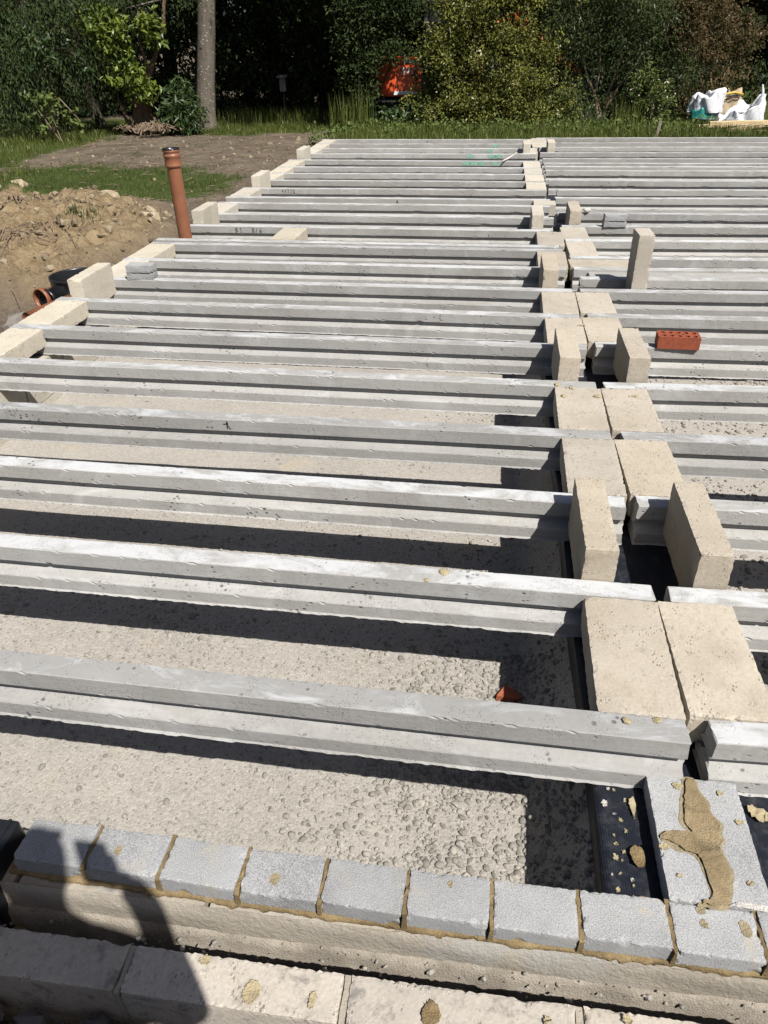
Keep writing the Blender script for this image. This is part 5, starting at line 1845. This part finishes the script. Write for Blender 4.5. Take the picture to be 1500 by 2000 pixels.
o = empty("white_sack", (3.92, 16.5, -.24))
tag(o, "crumpled white woven rubble sack with one tall pointed corner", "sack")
link("sack_body", cloth_blob("sack_body", sack_fn(.46, .36, .42, .42, 1, .35), 56, 22, M['sackwhite']), o)
link("sack_loop", tubes_me("sack_loop", [([(.36, -.1, .5), (.33, -.1, .66), (.30, -.1, .78), (.34, -.08, .7), (.38, -.05, .56)], .018)], M['sackwhite'], 8), o)
o = empty("folded_sack", (3.35, 16.65, -.05))
tag(o, "white sack slumped over teal sheet and grey tub", "sack")
link("sack_body", cloth_blob("sack_body", sack_fn(.30, .26, .30, .15, 5), 48, 20, M['sackwhite']), o, (0.02, 0, .14))
o = link("teal_sheet", cloth_blob("teal_sheet", sack_fn(.22, .2, .22, .1, 8), 40, 16, M['teal']), None, (3.30, 16.56, -.06))
tag(o, "shiny teal plastic sheet tucked under the white sacks", "plastic sheet")
o = link("plastic_tub", lathe_me("plastic_tub", [(.0, 0), (.20, 0), (.22, .02), (.20, .05), (.21, .24), (.235, .25), (.235, .275), (.19, .27), (.17, .05), (0, .04)], M['greyplastic'], 28), None, (3.35, 16.4, -.26))
tag(o, "dark grey plastic tub under the teal sheet", "tub")
o = empty("tan_sack", (3.78, 16.95, -.1))
tag(o, "tan paper sack with a yellow and black strap between the white sacks", "sack")
link("sack_body", cloth_blob("sack_body", sack_fn(.26, .2, .46, .05, 12), 36, 16, M['tansack']), o)
link("strap", tubes_me("strap", [([(-.25, -.2, .36), (-.1, -.22, .47), (.08, -.2, .5), (.24, -.15, .46)], .022)], M['yellow'], 8), o)
link("strap", tubes_me("strap", [([(-.25, -.22, .33), (-.1, -.24, .435), (.08, -.225, .465), (.24, -.175, .425)], .010)], M['black'], 8), o)

tm = [((4.05, 15.62, -.06), 1.6, .045, .10, -.06, .02, "long pale timber plank on top of the pile before the white sacks"), ((3.95, 15.72, -.17), 1.5, .045, .10, -.02, -.02, "pale timber plank lower in the pile before the sacks"),
      ((3.82, 15.48, -.13), .62, .035, .05, -.35, .18, "short pale timber batten lying aslant on the pile"), ((3.35, 15.8, -.13), .5, .04, .05, .05, 0, "short timber end poking out left of the pile"), ((4.3, 15.5, -.20), 1.1, .04, .09, .08, 0, "broken pale timber offcut at the bottom of the pile")]
for i, (p, L, h, w, rz, ry, lab) in enumerate(tm):
    o = link("timber_plank", box_me("timber_plank", L, w, h * 1.6, M['timber'], .003), None, (p[0], p[1], p[2] + .055), (0, -abs(ry), rz))
    tag(o, lab, "timber", "pale timbers piled before the sacks")
o = link("wooden_stake", tubes_me("wooden_stake", [([(0, 0, -.1), (.004, 0, .2), (.012, 0, .40)], [.03, .03, .028])], M['stakewood'], 4, False), None, (2.135, 14.5, -.26))
o.rotation_euler = (0, .12, .4)
tag(o, "short grey wooden stake in the grass beyond the far beams", "stake")
# far rail fence across the lawn
rf = empty("rail_fence", (12, 38, -.25))
tag(rf, "thin white rail crossing the lawn far at the right", "fence")
link("rail", tubes_me("rail", [([(-3, 0, .55), (6, .5, .55)], .02)], M['white'], 6), rf)
for k in range(4):
    link("post", tubes_me("post", [([(-3 + k * 2.9, k * .16, 0), (-3 + k * 2.9, k * .16, .62)], .03)], M['stakewood'], 6), rf)

# ------------------------------------------------------------------ the photographer (just behind the camera; the shadow falls into view)
pe = empty("person", (-.515, -.2, .0))
tag(pe, "person in navy shirt holding a phone up to take the picture", "person")


def skin_mesh(name, chains, mat, parent, sub=2):
    """chains: list of lists of ((x,y,z), r) ; a chain may start with an int = index of an existing vertex"""
    V, E, R = [], [], []
    roots = []
    for ch in chains:
        prev = None
        for it in ch:
            if isinstance(it, int):
                prev = it
                continue
            V.append(it[0])
            R.append(it[1])
            if prev is None:
                roots.append(len(V) - 1)
            else:
                E.append((prev, len(V) - 1))
            prev = len(V) - 1
    me_ = bpy.data.meshes.new(name)
    me_.from_pydata(V, E, [])
    o_ = link(name, me_, parent)
    sk = o_.modifiers.new("skin", 'SKIN')
    sk.use_smooth_shade = True
    for i, d in enumerate(me_.skin_vertices[0].data):
        rr = R[i]
        d.radius = rr if isinstance(rr, tuple) else (rr, rr)
        d.use_root = i in roots
    sb = o_.modifiers.new("sub", 'SUBSURF')
    sb.levels = sub
    sb.render_levels = sub
    me_.materials.append(mat)
    return o_


# local coordinates: person faces +y, z up from the soles
pel = (0, 0, .92)
body = [[(pel, (.16, .12)), ((0, .0, 1.08), (.145, .105)), ((0, .01, 1.25), (.165, .115)), ((0, .01, 1.38), (.15, .10)), ((0, .015, 1.47), .062), ((0, .035, 1.53), .055), ((0, .06, 1.60), (.072, .085)), ((0, .065, 1.68), (.074, .09)), ((0, .055, 1.74), (.05, .06))],
        [0, ((.10, 0, .84), .095), ((.11, .01, .48), .062), ((.115, -.02, .10), .042), ((.12, .12, .03), .035)],
        [0, ((-.10, 0, .84), .095), ((-.11, .02, .48), .062), ((-.115, -.01, .10), .042), ((-.12, .13, .03), .035)],
        [3, ((.185, .0, 1.385), .052), ((.235, .07, 1.15), .040), ((.145, .175, 1.34), .032), ((.108, .185, 1.42), .027)],
        [3, ((-.19, .0, 1.40), .058), ((-.25, -.03, 1.12), .043), ((-.26, .04, .88), .033), ((-.26, .06, .80), .030)]]
skin_mesh("body", body, M['skin'], pe)
skin_mesh("shirt", [[((0, 0, .95), (.172, .132)), ((0, .0, 1.08), (.162, .122)), ((0, .01, 1.25), (.182, .13)), ((0, .01, 1.38), (.165, .112)), ((0, .012, 1.45), .078)], [3, ((.19, .0, 1.385), .066), ((.218, .035, 1.25), .058)], [3, ((-.195, .0, 1.40), .072), ((-.23, -.012, 1.25), .062)]], M['shirt'], pe)
skin_mesh("trousers", [[((0, 0, .96), (.17, .13)), ((0, 0, .90), (.172, .13))], [1, ((.10, 0, .80), .105), ((.11, .01, .48), .078), ((.115, -.01, .12), .066)], [1, ((-.10, 0, .80), .105), ((-.11, .02, .48), .078), ((-.115, 0, .12), .066)]], M['trouser'], pe)
for s in (-1, 1):
    skin_mesh("boot", [[((s * .115, -.03, .05), .05), ((s * .12, .06, .045), .045), ((s * .125, .15, .035), .04)], [0, ((s * .115, -.02, .16), .055)]], M['boot'], pe)
skin_mesh("hair", [[((0, .02, 1.66), (.078, .075)), ((0, .03, 1.73), (.078, .085)), ((0, .05, 1.765), (.055, .065))]], M['hair'], pe)
skin_mesh("nose", [[((0, .135, 1.66), .014), ((0, .155, 1.63), .017)]], M['skin'], pe, 1)
for s in (-1, 1):
    skin_mesh("ear", [[((s * .078, .05, 1.66), .016), ((s * .083, .04, 1.63), .015)]], M['skin'], pe, 1)
    link("eye", stones_me("eye", [(s * .032, .134, 1.672)], [.011], M['phone'], 3, ICO2, 1, 0), pe)
bm = bmesh.new()
add_box(bm, 0, .143, 1.60, .045, .012, .01, .003)
part("mouth", bm, M['skin'], pe)
# right hand: palm and fingers curled round the phone's edge
skin_mesh("hand", [[((.108, .185, 1.42), .025), ((.108, .170, 1.455), (.028, .016)), ((.108, .158, 1.485), (.032, .014))]], M['skin'], pe, 1)
for k, (dz, ln) in enumerate(((0, .9), (.022, 1.0), (.043, .95), (.062, .8))):
    z = 1.44 + dz
    skin_mesh("finger", [[((.108, .158, z), .0095), ((.103, .168, z + .006), .009), ((.096, .187, z + .008), .0085), ((.073 - .02 * ln, .188, z + .006), .0078)]], M['skin'], pe, 1)
skin_mesh("thumb", [[((.104, .155, 1.445), .012), ((.097, .148, 1.485), .0105), ((.075, .155, 1.51), .0095)]], M['skin'], pe, 1)
# left hand hanging
skin_mesh("hand", [[((-.26, .06, .80), .026), ((-.262, .07, .75), (.018, .036)), ((-.262, .075, .71), (.015, .038))]], M['skin'], pe, 1)
for k in range(4):
    yk = .048 + k * .018
    skin_mesh("finger", [[((-.262, yk, .715), .009), ((-.258, yk + .002, .675), .0085), ((-.246, yk + .003, .645), .0078)]], M['skin'], pe, 1)
skin_mesh("thumb", [[((-.262, .10, .76), .011), ((-.255, .122, .725), .0095), ((-.246, .128, .70), .0085)]], M['skin'], pe, 1)
ph = link("phone", box_me("phone", .075, .008, .15, M['phone'], .003), None, (-.455, -.026, 1.50), (-.08, 0, .03))
tag(ph, "black smartphone held upright in the photographer's right hand", "phone")
